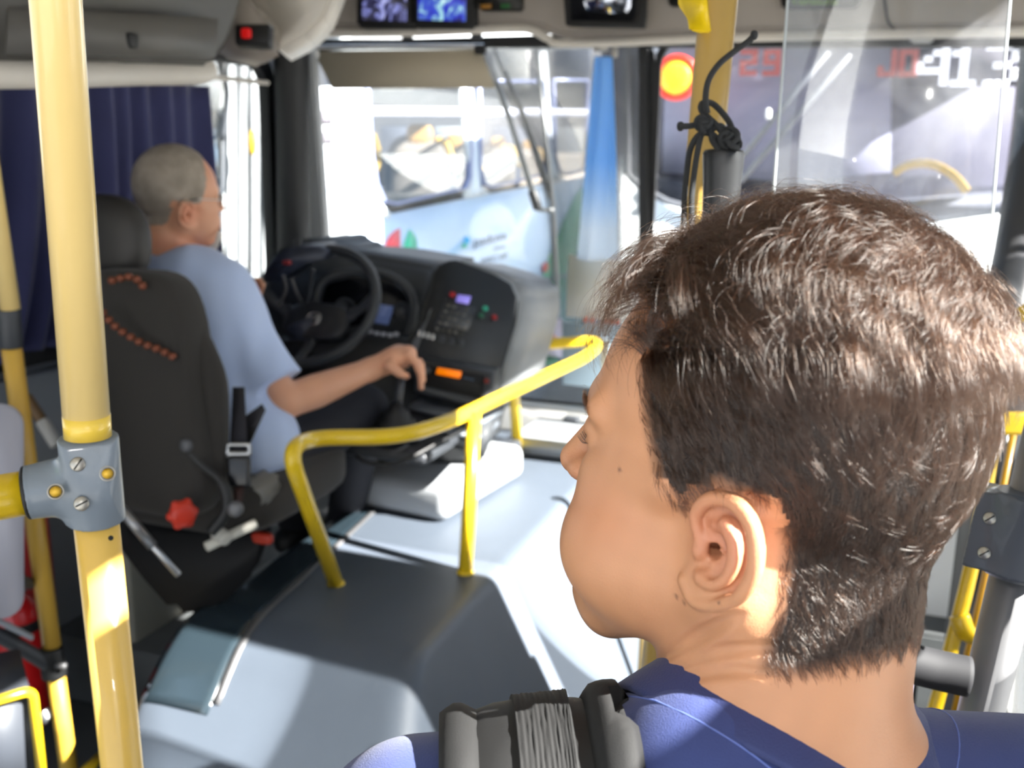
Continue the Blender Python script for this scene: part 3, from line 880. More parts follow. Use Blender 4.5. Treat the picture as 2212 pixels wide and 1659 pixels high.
# ------------------------------------------------------------------ heads
def head_frame(px, py, d, alpha, beta, tau, gam=0.0):
    """local axes of a head (rows: face, left, up) from how it sits in the bus"""
    s = ray(px, py); s = s / np.linalg.norm(s)
    rr = np.cross(s, CU); rr /= np.linalg.norm(rr); uu = np.cross(rr, s)
    f = -cos(alpha) * rr + sin(alpha) * s
    l = -sin(alpha) * rr - cos(alpha) * s
    u = np.cross(f, l)

    def rot(v, k, a):
        return v * cos(a) + np.cross(k, v) * sin(a) + k * (k @ v) * (1 - cos(a))
    l, u = rot(l, f, beta), rot(u, f, beta)
    f, l, u = [rot(v, s, tau) for v in (f, l, u)]
    return np.array([f, l, u]), P(px, py, d)


def face_sdf(q, kid=True):
    """q in cm, x to the face, y to the subject's left, z up; symmetric parts use |y|"""
    m = q.copy(); m[:, 1] = np.abs(m[:, 1])
    d = ell(m, (-1.7, 0, 0.4), (9.0, 7.4, 8.3))
    d = smin(d, ell(m, (-3.8, 0, -1.6), (6.3, 6.6, 7.0)), 2.5)
    d = smin(d, ell(m, (2.7, 0, -.8), (5.5, 6.0, 5.8)), 2.0)
    # middle face, jaw
    d = smin(d, ell(m, (3.7, 0, -5.8), (5.2, 5.7, 6.0)), 2.0)
    d = smin(d, cap(m, (-.9, 4.9, -8.6), (7.0, 1.4, -12.0), 1.9, 1.9), 2.6)
    d = smin(d, cap(m, (-1.0, 5.1, -8.4), (-.9, 5.1, -4.0), 1.6, 1.6), 2.4)
    d = smin(d, ell(m, (5.3, 3.9, -8.0), (3.5, 2.9, 3.4)), 2.0)       # full cheek
    d = smin(d, cap(m, (6.6, 3.8, -4.2), (2.4, 6.1, -3.8), .9, .6), 1.8)  # cheek bone
    d = smin(d, cap(m, (8.1, 1.0, -.4), (6.7, 4.6, -.8), .75, .6), 1.3)  # brow ridge
    d = ssub(d, ell(m, (9.1, 3.2, -2.2), (1.5, 1.6, 1.1)), 1.0)        # eye sockets
    d = smin(d, ell(m, (6.85, 3.1, -2.2), (1.35, 1.35, 1.3)), .35)     # lids
    d = ssub(d, cap(m, (8.4, 2.1, -2.5), (7.7, 4.3, -2.4), .10, .10), .25)  # lid line
    # nose
    d = smin(d, cap(m, (8.2, 0, -1.4), (10.3, 0, -4.5), .55, .95), .9)
    d = smin(d, ell(m, (9.3, .95, -4.9), (1.0, .75, .7)), .6)
    d = ssub(d, ell(m, (9.5, .6, -5.65), (.6, .3, .45)), .3)
    # mouth, chin
    d = smin(d, ell(m, (7.9, 0, -8.2), (1.7, 2.6, 2.2)), 1.2)
    d = smin(d, ell(m, (9.3, 0, -7.5), (.65, 1.9, .55)), .4)
    d = smin(d, ell(m, (9.2, 0, -8.75), (.65, 1.7, .6)), .4)
    d = ssub(d, cap(m, (10.0, 0, -8.12), (8.9, 2.5, -8.2), .09, .06), .25)
    d = ssub(d, ell(m, (9.9, 0, -9.9), (.7, 1.6, .35)), .6)
    d = smin(d, ell(m, (8.3, 0, -11.7), (1.7, 1.9, 1.4)), 1.2)
    return d


def ear_sdf(q, d, k=.97, O=(-.85, 7.2, -6.35), flare=.27, tilt=-.2):
    """adds both ears (mirrored) to the head field"""
    m = q.copy(); m[:, 1] = np.abs(m[:, 1])
    e1 = np.array([-cos(flare), sin(flare), 0]); e3 = np.array([sin(flare), cos(flare), 0]); e2 = np.array([0, 0, 1.0])
    e1, e2 = e1 * cos(tilt) + e2 * sin(tilt), -e1 * sin(tilt) + e2 * cos(tilt)
    A = np.array([e1, e2, e3], np.float32)
    near = np.linalg.norm(m - np.array(O, np.float32), axis=1) < 5.2 * k
    if not near.any(): return d
    e = (m[near] - np.array(O, np.float32)) @ A.T / k          # u back, v up, w out
    dd = d[near] / k
    Z = lambda u, v, w_=0.0: (u, v, w_)
    gr = spline([Z(.6, 3.0, -.5), Z(1.9, 2.5, -.5), Z(2.7, 1.2, -.5), Z(2.75, -.2, -.55), Z(2.4, -1.3, -.75)], 3)
    dd = ssub(dd, chain(e, gr, [.24] * len(gr)), .4)
    base = ell(e, (.15, .1, -.32), (2.05, 2.6, .40))
    base = smin(base, ell(e, (-.75, -2.15, -.25), (1.05, .95, .42)), .6)      # lobe
    hel = spline([Z(-1.15, .25, .05), Z(-1.55, 1.3, .2), Z(-.95, 2.35, .3), Z(.2, 2.8, .38), Z(1.35, 2.4, .42), Z(2.0, 1.4, .42), Z(2.2, .2, .38), Z(1.9, -1.0, .3), Z(1.2, -1.9, .15), Z(.2, -2.6, .0), Z(-.8, -2.85, -.1), Z(-1.6, -2.2, -.2)], 3)
    nr = len(hel)
    rs = np.interp(np.arange(nr), [0, nr * .15, nr * .5, nr * .75, nr - 1], [.24, .38, .42, .34, .34])
    hel = [h_ + np.array([0, 0, .10]) for h_ in hel]
    ear = smin(base, chain(e, hel, rs), .16)
    # bowl between rim and antihelix
    ear = ssub(ear, chain(e, spline([Z(-.55, 1.75, .25), Z(.3, 2.1, .2), Z(1.1, 1.75, .15), Z(1.55, .9, .1), Z(1.6, -.1, .12), Z(1.2, -1.1, .2)], 3), [.40] * 16), .12)
    ah = spline([Z(.05, 1.55, .1), Z(.75, .9, .2), Z(1.0, 0, .25), Z(.75, -.9, .22), Z(.1, -1.5, .2), Z(-.55, -1.55, .1)], 3)
    ear = smin(ear, chain(e, [a_ + np.array([0, 0, .06]) for a_ in ah], [.36] * len(ah)), .18)
    ear = smin(ear, cap(e, (.5, 1.1, .12), (-.6, 1.2, .0), .3, .22), .25)    # lower crus
    ear = ssub(ear, ell(e, (-.15, -.35, .15), (.9, 1.0, .80)), .14)         # concha
    ear = ssub(ear, ell(e, (.05, .55, .1), (.55, .45, .45)), .2)
    ear = smin(ear, cap(e, (-1.0, .45, .0), (.1, .12, .02), .2, .13), .2)   # crus of helix
    dd = smin(dd, ear, .13)
    dd = ssub(dd, cap(e, (-.35, -.1, .0), (-1.0, -.1, -1.0), .42, .3), .15)   # canal
    dd = smin(dd, ell(e, (-1.05, -.25, .05), (.42, .62, .4)), .25)           # tragus
    dd = smin(dd, ell(e, (-.45, -1.35, .12), (.5, .33, .3)), .25)           # antitragus
    dd = ssub(dd, cap(e, (-1.0, -1.05, .35), (-.5, -.8, .2), .16, .2), .2)
    d[near] = dd * k
    return d


def hair_curves(name, parent, strands, radius, m, tip=.25):
    """strands: list/array (n, k, 3) in bus coordinates"""
    S = np.asarray(strands, float); n, k, _ = S.shape
    hc = bpy.data.hair_curves.new(name)
    hc.add_curves([k] * n)
    hc.position_data.foreach_set('vector', (S - wloc(parent)).astype(np.float32).ravel())
    ra = hc.attributes.get('radius') or hc.attributes.new('radius', 'FLOAT', 'POINT')
    prof = np.linspace(1, tip, k)[None] * (np.asarray(radius).reshape(-1, 1) if not np.isscalar(radius) else np.full((n, 1), radius))
    ra.data.foreach_set('value', np.broadcast_to(prof, (n, k)).astype(np.float32).ravel())
    hc.materials.append(m)
    o = bpy.data.objects.new(name, hc); o.parent = parent
    COL.objects.link(o)
    return o


def hairmat(name, col, rough=.3, var=.3):
    m = bpy.data.materials.new(name); m.use_nodes = True; nt = m.node_tree; nt.nodes.clear()
    out = nt.nodes.new('ShaderNodeOutputMaterial'); h = nt.nodes.new('ShaderNodeBsdfHairPrincipled')
    h.parametrization = 'COLOR'
    h.inputs['Color'].default_value = rgb(col)
    h.inputs['Roughness'].default_value = rough; h.inputs['Radial Roughness'].default_value = .45
    h.inputs['Coat'].default_value = .3
    h.inputs['Random Roughness'].default_value = .2
    if 'Random Color' in h.inputs: h.inputs['Random Color'].default_value = var
    nt.links.new(h.outputs[0], out.inputs[0])
    return m


# ------------------------------------------------------------------ the boy in front of the camera
BH, BO = head_frame(1639, 855, .508, radians(17), radians(-7.5), radians(5.4))
BN = np.array([-.036, .484, 1.2])
BL = np.array([-.91, -.41, 0.0]); BL /= np.linalg.norm(BL)
BFW = np.array([BL[1], -BL[0], 0])          # torso forward


def toL(w_):   # bus metres -> head-local cm
    return ((np.asarray(w_, float) - BO) @ BH.T) * 100


BNl, BLl, BFl, BUl = toL(BN), BH @ BL, BH @ BFW, BH @ np.array([0, 0, 1.0])


def tp(l, f, u):   # torso coords (cm, from neck base) -> head local
    return BNl + BLl * l + BFl * f + BUl * u


CREASE = []


def boy_sdf(q, ears=True):
    q = q.astype(np.float32)
    d = face_sdf(q)
    # neck and its creases
    nk = cap(q, (-1.6, 0, -7.5), tp(0, -.3, -3), 5.4, 6.0)
    nk = smin(nk, cap(q, (-3.6, 0, -6.5), tp(0, -2.0, -2), 5.0, 6.0), 2.0)
    d = smin(d, nk, 1.4)
    for ch, r0 in CREASE:
        n_ = len(ch); d = ssub(d, chain(q, ch, [r0 * (.35 + .65 * sin(pi * k / (n_ - 1))) for k in range(n_)]), .22)
    for sg in (1, -1):
        d = smin(d, cap(q, tp(sg * 3, -2.2, -1), tp(sg * 15, -1.5, -5.5), 4.4, 4.2), 3.0)
    d = smin(d, ell(q, tp(0, -1, -12), (15, 15, 10)), 3.0)
    if ears: d = ear_sdf(q, d)
    return d


def hit(px, py, f=boy_sdf):
    """first point of the body seen at a spot, head-local cm"""
    o = toL(CAM); dr = BH @ ray(px, py); dr /= np.linalg.norm(dr); t = 20.0
    for _ in range(90):
        v = f((o + dr * t)[None])[0]
        if v < .01: break
        t += max(v * .7, .01)
        if t > 90: return None
    return o + dr * t


def trace(pts, push=.1):
    out = []
    for a in spline([np.array(p, float) for p in pts], 4):
        h_ = hit(a[0], a[1])
        if h_ is not None: out.append(h_ - (BH @ ray(*a)) * push)
    return out


_cr = [(trace([(1405, 1438), (1470, 1400), (1540, 1360), (1600, 1330)]), .46),
       (trace([(1410, 1462), (1500, 1425), (1600, 1405), (1700, 1400)]), .40),
       (trace([(1392, 1490), (1480, 1462), (1580, 1450), (1680, 1460)]), .36)]
CREASE += _cr
_lo, _hi = np.array([-12.5, -14, -22.0]), np.array([12.5, 12, 10.5])
V, Fc = surf(boy_sdf, _lo, _hi, .14)
# where hair grows, head-local cm
def hairline(p):
    """signed: > 0 where hair grows"""
    x, y, z = p[:, 0], np.abs(p[:, 1]), p[:, 2]
    poly = np.array([(1.4, -5.2), (2.6, -3.8), (3.4, -2), (4.1, 1.4), (3.9, 2.6), (2.6, 3.6), (3.4, 4.2), (4.5, 4.6), (5.4, 5.4), (6.2, 12), (-14, 12), (-14, -10), (-9, -11), (-6.4, -11.3), (-4.8, -11.8), (-2.6, -12.0), (-2.7, -10), (-3.1, -8.5), (-3.3, -5.6), (-2.6, -4.0), (-.7, -3.4)])
    d = np.full(len(p), 1e9); ins = np.zeros(len(p), bool); n = len(poly)
    for i in range(n):
        a, b = poly[i], poly[(i + 1) % n]; e = b - a
        wx, wz = x - a[0], z - a[1]
        t = np.clip((wx * e[0] + wz * e[1]) / (e @ e), 0, 1)
        d = np.minimum(d, np.hypot(wx - t * e[0], wz - t * e[1]))
        c = ((a[1] > z) != (b[1] > z)) & (x < (b[0] - a[0]) * (z - a[1]) / (b[1] - a[1] + 1e-12) + a[0])
        ins ^= c
    return np.where(ins, d, -d)


# skin tones: lips, ears, moles
skin = np.array(rgb('bb8763')[:3]); red = np.array(rgb('b96a55')[:3]); lipc = np.array(rgb('b06a60')[:3]); dark = np.array(rgb('5a3a2e')[:3])
vc = np.tile(skin, (len(V), 1))
vc *= (1 + .05 * vnoise(V, .9, 3) + .04 * vnoise(V, 2.5, 4))[:, None]


def blend(c, r, col, k=1.0, sym=True):
    global vc
    m = V.copy()
    if sym: m[:, 1] = np.abs(m[:, 1])
    t = np.clip(1.25 - np.linalg.norm((m - np.array(c)) / np.array(r), axis=1), 0, 1)[:, None] * k
    vc = vc * (1 - t) + col * t


blend((9.4, 0, -8.1), (1.4, 2.3, 1.1), lipc, .9)
blend((-.9, 7.5, -5.6), (2.4, 1.6, 2.4), red, .45)
blend((9.5, 0, -5.4), (1.8, 1.8, 1.6), red, .5)
blend((5.4, 4.8, -6.3), (2.6, 2.2, 2.4), red, .25)
for (mx_, my_), r in (((1338, 1015), .12), ((1461, 1289), .12), ((1478, 1303), .11), ((1552, 1302), .1)):
    cc = hit(mx_, my_)
    t = np.clip(1.4 - np.linalg.norm(V - cc, axis=1) / r, 0, 1)[:, None] * .8
    vc = vc * (1 - t) + dark * t

t_ = np.clip((hairline(V) + .1) / .8, 0, 1)[:, None] * .93 * (np.linalg.norm(V, axis=1) < 17)[:, None]
t_ *= np.clip(3.4 - V[:, 2], 0, 1)[:, None]
t_ *= np.clip(1.2 - (np.abs(V[:, 1]) > 6.6) * (V[:, 2] < -3.4) * 2.0, 0, 1)[:, None]
vc = vc * (1 - t_) + np.array(rgb('2a1a12')[:3]) * t_
SKIN = mat('skin', 'bb8763', .48, bump=.12, bscale=900, sss=.12, vcol='Col')
boy = thing('person', 'dark-haired boy in a navy T-shirt seen from behind, head turned left', 'person', (BN[0], BN[1], 0))
body = obj('body', (V @ BH / 100 + BO, Fc), SKIN, boy, vcol=vc)
bodyV, bodyF = V, Fc

def hair_dir(p, top):
    """combing direction on the scalp, head-local"""
    x, y, z = p[:, 0], p[:, 1], p[:, 2]
    dx = -.75 - .25 * np.sin(y * .9 + z * .3) + .35 * vnoise(p, .35, 11)
    dy = .55 * np.sign(y + .01) * np.clip(np.abs(y) / 5, 0, 1) + .25 * vnoise(p, .3, 12)
    dz = np.where(top > .5, .05, -1.0) + .25 * vnoise(p, .4, 13)
    # fringe falls forward, nape falls down
    fr = np.clip((x - 4.2) / 2.0, 0, 1) * top
    dx = dx * (1 - fr) + fr * (.35 + .9 * vnoise(p, .8, 15)); dz = dz * (1 - fr) + fr * (-.1 + .8 * vnoise(p, .9, 16))
    side = np.clip(-z / 3, 0, 1) * (1 - top)
    dx = dx * (1 - side) + side * (-.55 + .25 * vnoise(p, .6, 17))
    return np.stack([dx, dy, dz], 1)


def grow(V, Fc, nstr, mask, length, dirf, lift, topf=lambda p: np.ones(len(p)), steps=7, clump=.6, cell=.35, seed=5, wav=.12, taper=False):
    r = np.random.default_rng(seed)
    F4 = np.asarray(Fc)
    cen = V[F4].mean(1)
    keep = mask(cen) > 0
    F4 = F4[keep]; cen = cen[keep]
    a = V[F4[:, 1]] - V[F4[:, 0]]; b = V[F4[:, 3]] - V[F4[:, 0]]
    nr = np.cross(a, b); ar = np.linalg.norm(nr, axis=1) + 1e-12; nr /= ar[:, None]
    i = r.choice(len(F4), nstr, p=ar / ar.sum())
    u, v = r.random((2, nstr, 1))
    p = V[F4[i, 0]] + a[i] * u + b[i] * v
    # smoothed normals from the skull
    n = nr[i]
    if taper:
        kk = mask(p) > r.random(nstr) ** 1.5 * 1.1
        p, n, nstr = p[kk], n[kk], int(kk.sum())
    L = length(p) * r.uniform(.75, 1.1, nstr)
    if taper: L *= np.clip(.45 + mask(p) * .6, .4, 1)
    # clump centres
    gid = np.floor(p / cell + r.uniform(-.5, .5, p.shape) * .4).astype(int)
    key = gid[:, 0] * 73856093 ^ gid[:, 1] * 19349663 ^ gid[:, 2] * 83492791
    uq, inv = np.unique(key, return_inverse=True)
    cnt = np.bincount(inv)[:, None]
    cpos = np.stack([np.bincount(inv, p[:, k]) for k in range(3)], 1) / cnt
    cdir = r.normal(size=(len(uq), 3)) * .28
    cl = r.uniform(.75, 1.15, len(uq))
    out = [p.copy()]
    pos = p.copy(); st = (L * cl[inv] / (steps - 1))[:, None]
    ph = r.uniform(0, 6.28, nstr); rd = r.normal(size=(nstr, 3)) * .10
    lf = lift(p)[:, None]
    tf = topf(p)[:, None]
    for k in range(1, steps):
        t = k / (steps - 1)
        dr = dirf(pos) + cdir[inv] + rd
        nn = pos - np.array([-.6, 0, -1.0]) * (np.abs(pos[:, 2:3]) * 0 + 1); nn /= np.linalg.norm(nn, axis=1)[:, None]
        nn = nn * tf + n * (1 - tf); nn /= np.linalg.norm(nn, axis=1)[:, None]
        dr = dr - nn * (dr * nn).sum(1)[:, None]
        dr /= np.linalg.norm(dr, axis=1)[:, None] + 1e-9
        dr = dr + nn * lf * (1 - 1.35 * t) + .0
        dr /= np.linalg.norm(dr, axis=1)[:, None]
        pos = pos + dr * st
        q = pos.copy()
        c = clump * t
        tgt = cpos[inv] + (pos - p)
        q = pos * (1 - c) + tgt * c
        q += wav * t * np.stack([np.sin(ph + 5 * t), np.cos(ph + 4 * t), np.sin(1.7 * ph + 3 * t)], 1) * .35
        out.append(q)
    return np.stack(out, 1)


def topness(p):
    z = p[:, 2]; x = p[:, 0]
    return np.clip((z - 2.4 + .12 * (x + 3) ) / 2.0, 0, 1)


HMAT = hairmat('dark_brown_hair', '1f130c', .2, .35)
length = lambda p: 1.6 + 3.6 * topness(p) * (1 - .45 * np.clip((p[:, 0] - 3.2) / 2, 0, 1)) + .7 * np.clip((p[:, 2] + 2) / 4, 0, 1) - .35 * np.clip((-5 - p[:, 2]) / 4, 0, 1)
lift = lambda p: .45 + .55 * topness(p) - .1 * np.clip(-p[:, 2] / 6, 0, 1)
earfree = lambda p: np.where((np.abs(p[:, 1]) > 6.3) & (p[:, 2] < -3.5) & (p[:, 0] > -3.5) & (p[:, 0] < 1.0), -1.0, 1.0)
mask = lambda c: np.minimum(hairline(c) + .35 * vnoise(c, 2.2, 21), earfree(c))
mtop = lambda c: np.where(topness(c) > .25, mask(c), -1.0); mside = lambda c: np.where(topness(c) < .6, mask(c), -1.0)
S1 = np.vstack([grow(bodyV, bodyF, 36000, mtop, length, lambda p: hair_dir(p, topness(p)), lift, topness, steps=8, clump=.86, cell=.8, wav=.3), grow(bodyV, bodyF, 12000, mtop, length, lambda p: hair_dir(p * .9 + 3, topness(p)), lambda p: lift(p) * 1.35, topness, steps=8, clump=.7, cell=.5, seed=8, wav=.5), grow(bodyV, bodyF, 34000, mside, lambda p: length(p) * .9, lambda p: hair_dir(p, topness(p)), lambda p: lift(p) * .9, topness, steps=8, clump=.72, cell=.38, seed=6, wav=.1, taper=True),
    grow(bodyV, bodyF, 9000, lambda c: np.where((c[:, 0] > 2.6) & (topness(c) > .3), mask(c), -1.0), lambda p: 3.1 + 0 * p[:, 0], lambda p: np.stack([.35 + .7 * vnoise(p, .9, 51), .2 * np.sign(p[:, 1]) + .7 * vnoise(p, .9, 52), .75 + .6 * vnoise(p, .9, 53)], 1), lambda p: 1.3 + 0 * p[:, 0], topness, steps=8, clump=.8, cell=.6, seed=12, wav=.6)])
S1 = S1 @ BH / 100 + BO
hair_curves('hair', boy, S1, 8.5e-5 * rng.uniform(.8, 1.4, len(S1)), HMAT, .35)
# under-layer so that the scalp does not show through
lay = bodyV.copy()
cen_ = bodyV[np.asarray(bodyF)].mean(1)
kf = np.asarray(bodyF)[(hairline(cen_) > .8) & (earfree(cen_) > 0)]
used = np.unique(kf); remap = -np.ones(len(bodyV), int); remap[used] = np.arange(len(used))
nn = bodyV[used] - np.array([-.6, 0, -1.0]); nn /= np.linalg.norm(nn, axis=1)[:, None]
hv = hairline(bodyV[used])
uv = bodyV[used] + nn * (np.clip(hv - .8, 0, 1.2) * (.02 + .45 * topness(bodyV[used])))[:, None]
obj('hair_underlayer', (uv @ BH / 100 + BO, remap[kf]), mat('hair_base', '1d1410', .6, bump=.6, bscale=700), boy)
# eyebrows and lashes
brow = []
for sg in (1, -1):
    for i in range(420):
        t = rng.random(); y = 1.5 + 3.6 * t; z = -1.0 + .5 * sin(t * pi) + rng.normal() * .16
        x = 8.75 - 1.75 * t ** 1.6
        a = np.array([x, sg * y, z]); brow.append([a, a + np.array([-.02, sg * .35, .12]), a + np.array([-.12, sg * .7, .1])])
for sg in (1, -1):
    for i in range(90):
        t = rng.random(); a = np.array([8.2 - .75 * t, sg * (2.1 + 2.1 * t), -2.75])
        brow.append([a, a + np.array([.35, sg * .08, .0]), a + np.array([.6, sg * .2 * t, .35])])
hair_curves('eyebrow', boy, np.array(brow) @ BH / 100 + BO, 7e-5, HMAT)


# --- T-shirt: torso field in torso coordinates (cm)
TA = np.array([BL, BFW, [0, 0, 1.0]])        # left, forward, up


def shirt_sdf(q):
    m = q.copy(); m[:, 0] = np.abs(m[:, 0])
    d = cap(m, (4, -2.0, -2.6), (17.5, -1.5, -4.6), 5.3, 5.9)
    d = smin(d, cap(q, (2.6, -2.2, -5), (2.8, -2.8, -.6), 6.8, 6.4), 2.0)
    d = smin(d, cap(m, (0, -2.6, -6), (0, -2.0, -6), 8.0, 8), 3)
    d = smin(d, ell(m, (0, -1, -16), (16.5, 11, 17)), 4)
    d = smin(d, ell(m, (0, -.5, -34), (14.5, 10.5, 16)), 6)
    d = smin(d, cap(m, (17.8, -1.5, -6.6), (21, -1, -24), 5.5, 5.8), 2.5)
    d = d + .25 * np.sin(m[:, 0] * .9 + m[:, 2] * .5 + 2 * np.sin(m[:, 1] * .3)) * np.clip(-(m[:, 2] + 6) / 10, 0, 1)
    return d


def shirt_shell(q):
    d = shirt_sdf(q)
    d = np.maximum(d, -(d + .35) if False else d)
    # neck opening: tilted cylinder
    ax = np.array([-.36, .44, 1.0]); ax /= np.linalg.norm(ax)
    r = q - np.array([0, -.8, 0.0]); h_ = r @ ax; rad = np.linalg.norm(r - h_[:, None] * ax, axis=1)
    d = np.maximum(d, -(rad - 6.35 - .0))
    m = q.copy(); m[:, 0] = np.abs(m[:, 0])
    cut = (m - np.array([20.5, -1, -24])) @ (np.array([4.5, .5, -16.5]) / 17.1)
    d = np.where(m[:, 0] > 12, np.maximum(d, cut), d)
    return np.maximum(d, -(q[:, 2] + 48))


def from_t(v):
    return v @ TA / 100 + BN


sv, sf = surf(lambda q: shirt_shell(q), (-30, -17, -50), (30, 15, 6), .3)
# open it at the neck: drop the walls of the opening
ax_ = np.array([-.36, .44, 1.0]); ax_ /= np.linalg.norm(ax_)
NAVY = mat('navy_cotton', '2c3a70', .8, bump=.35, bscale=1500, sheen=.15, var=.08, vscale=40)
NAVY2 = mat('navy_rib_collar', '242f60', .7, bump=.3, bscale=900, sheen=.1)
obj('shirt', (from_t(sv), sf), NAVY, boy)
# collar band follows the opening on the shirt surface
col_pts = []
for k in range(72):
    a = 2 * pi * k / 72
    e1 = np.array([1.0, 0, 0]); e2 = np.cross(ax_, e1)
    base = np.array([0, -.8, 0.0]) + 6.5 * (cos(a) * e1 + sin(a) * e2)
    hs = np.linspace(8, -10, 240)
    pts = base[None] + hs[:, None] * ax_[None]
    dd = shirt_sdf(pts)
    j = np.argmax(dd < 0)
    col_pts.append(pts[j])
col_pts = np.array(col_pts)
for _ in range(6): col_pts = (np.roll(col_pts, 1, 0) + col_pts * 2 + np.roll(col_pts, -1, 0)) / 4
cv, cf = [], []
prof = [(-.25, .9), (-.1, 1.0), (.1, .95), (.55, .35), (1.1, -.15), (1.75, -.75), (2.2, -1.2), (2.3, -1.5), (1.9, -1.5), (.9, -.9), (0, -.3)]
for k in range(72):
    c = col_pts[k]; out = c - np.array([0, -.8, c[2]]); out /= np.linalg.norm(out)
    for (o_, h_) in prof:
        cv.append(c + out * (o_ - .1) + ax_ * (h_ * 1.0 + .35))
npf = len(prof)
for k in range(72):
    for j in range(npf):
        cf.append((k * npf + j, ((k + 1) % 72) * npf + j, ((k + 1) % 72) * npf + (j + 1) % npf, k * npf + (j + 1) % npf))
obj('collar', (from_t(np.array(cv)), cf), NAVY2, boy)
st_ = []
for k in range(72):
    c = col_pts[k]; out = c - np.array([0, -.8, c[2]]); out /= np.linalg.norm(out)
    b = c + out * 2.75; hs = np.linspace(6, -14, 300); pts = np.stack([np.full(300, b[0]), np.full(300, b[1]), hs + b[2]], 1)
    st_.append(pts[np.argmax(shirt_sdf(pts) < 0)] + np.array([0, 0, .03]))
obj('collar_stitching', tube(from_t(np.array(st_)), .0005, 6, True), mat('stitch_blue', '5a6cae', .7), boy)
# forearms, hips and legs below the frame
def lower(q):
    m = q.copy(); m[:, 0] = np.abs(m[:, 0])
    d = cap(m, (7, -.5, -48), (8, 0, -82), 8.2, 5.8)
    d = smin(d, cap(m, (8, 0, -82), (8, -1, -114), 5.8, 4.6), 2)
    return smin(d, ell(m, (0, -.5, -48), (14.5, 10, 8)), 4)


lv, lf = surf(lower, (-20, -16, -120), (20, 16, -38), .9)
obj('trousers', (from_t(lv), lf), mat('dark_trousers', '20222b', .8), boy)
def arm(q):
    m = q.copy(); m[:, 0] = np.abs(m[:, 0])
    d = cap(m, (20, -1, -20), (21, -1, -30), 4.0, 3.7)
    d = smin(d, cap(m, (21, -1, -30), (20, 4, -50), 3.7, 2.5), 1)
    d = smin(d, ell(m, (20, 5, -55), (1.5, 3.9, 4.6)), 1.2)
    for i in range(4):
        y = 2.0 + i * 2.0
        d = smin(d, cap(m, (20, y + 1, -58), (19.6, y + 1.4, -62.5 + abs(i - 1.4)), .85, .75), .3)
        d = smin(d, cap(m, (19.6, y + 1.4, -62.5 + abs(i - 1.4)), (18.4, y + 1.6, -65 + abs(i - 1.4)), .75, .6), .3)
    d = smin(d, cap(m, (19.6, 8, -54), (18.4, 10.4, -58.5), 1.05, .75), .6)
    return d


av, af = surf(arm, (-26, -7, -68), (26, 13, -16), .45)
obj('forearm', (from_t(av), af), mat('arm_skin', 'bb8763', .48, bump=.1, bscale=900, sss=.1), boy)
shoe = [superell(from_t(np.array([s * 8, 4, -117])), (.05, .13, .045), TA, .7) for s in (1, -1)]
for s_ in shoe: obj('shoe', s_, BLK, boy)

# --- backpack strap over the left shoulder, with the pack on the back
def on_shirt(l, f):
    hs = np.linspace(4, -24, 400); pts = np.stack([np.full(400, l), np.full(400, f), hs], 1)
    j = np.argmax(shirt_sdf(pts) < 0); return pts[j if j else 399]
# ------------------------------------------------------------------ backpack and its strap
BPM = mat('black_webbing', '0e0e0f', .8, bump=.15, bscale=1500)
BPP = mat('black_padded_nylon', '101011', .65, bump=.06, bscale=900)
bpk = thing('backpack', 'black backpack with a wide padded strap over the boy left shoulder', 'backpack', from_t(np.array([0, -16, -45])))
lay_pts = []
W0 = 12.6


def strap_pt(l, f, h_):
    base = on_shirt(l, f); return base


def strap_grid(l0, l1, prof, fr, nu=10):
    """strip over the shoulder between two lateral positions; prof(u) = height over the shirt"""
    V = []; n = len(fr)
    for i, f_ in enumerate(fr):
        for j in range(nu + 1):
            u = j / nu; l = l0 + (l1 - l0) * u
            b = on_shirt(l, f_); e = 1.3
            q_ = np.array([b + d_ for d_ in np.vstack([np.eye(3) * .8, -np.eye(3) * .8])]); g_ = shirt_sdf(q_); nrm = g_[:3] - g_[3:]; nrm /= np.linalg.norm(nrm)
            if nrm[2] < 0: nrm = -nrm
            V.append((b, nrm * prof(u)))
    top = [a + b for a, b in V]; bot = [a + b * .15 for a, b in V]
    m = nu + 1; T = n * m; Fc = []
    for i in range(n - 1):
        for j in range(nu):
            a = i * m + j
            Fc.append((a, a + 1, a + m + 1, a + m)); Fc.append((T + a, T + a + m, T + a + m + 1, T + a + 1))
        for j, s_ in ((0, 1), (nu, -1)):
            a = i * m + j; q = (a, a + m, T + a + m, T + a); Fc.append(q if s_ > 0 else q[::-1])
    return from_t(np.array(top + bot)), Fc


fr = np.linspace(-7.0, 3.6, 22)
L0, L1 = 16.3, 7.5
obj('strap_padding', strap_grid(L0 - .8, L1 + .9, lambda u: .55 + .75 * (1 - abs(2 * u - 1) ** 3), fr, 16), BPP, bpk)
obj('edge_binding', strap_grid(L0 + .3, L0 - 1.6, lambda u: .95 + .45 * sin(pi * u), fr, 5), BPM, bpk)
obj('edge_binding', strap_grid(L1 + 1.5, L1 - .3, lambda u: .95 + .45 * sin(pi * u), fr, 5), BPM, bpk)
obj('centre_webbing', strap_grid(L0 - 3.5, L1 + 2.3, lambda u: 1.55 + .018 * sin(u * 75), fr, 60), BPM, bpk)
obj('bag', superell(from_t(np.array([0, -22, -30])), (.15, .085, .22), TA, .5), BPP, bpk)
# ------------------------------------------------------------------ near poles
def extend(a, b, za, zb):
    """line through a and b continued to heights za, zb"""
    u = b - a
    return a + u * (za - a[2]) / u[2], a + u * (zb - a[2]) / u[2]


SCREW = mat('screw_metal', 'b4b0a6', .35, metal=.85)


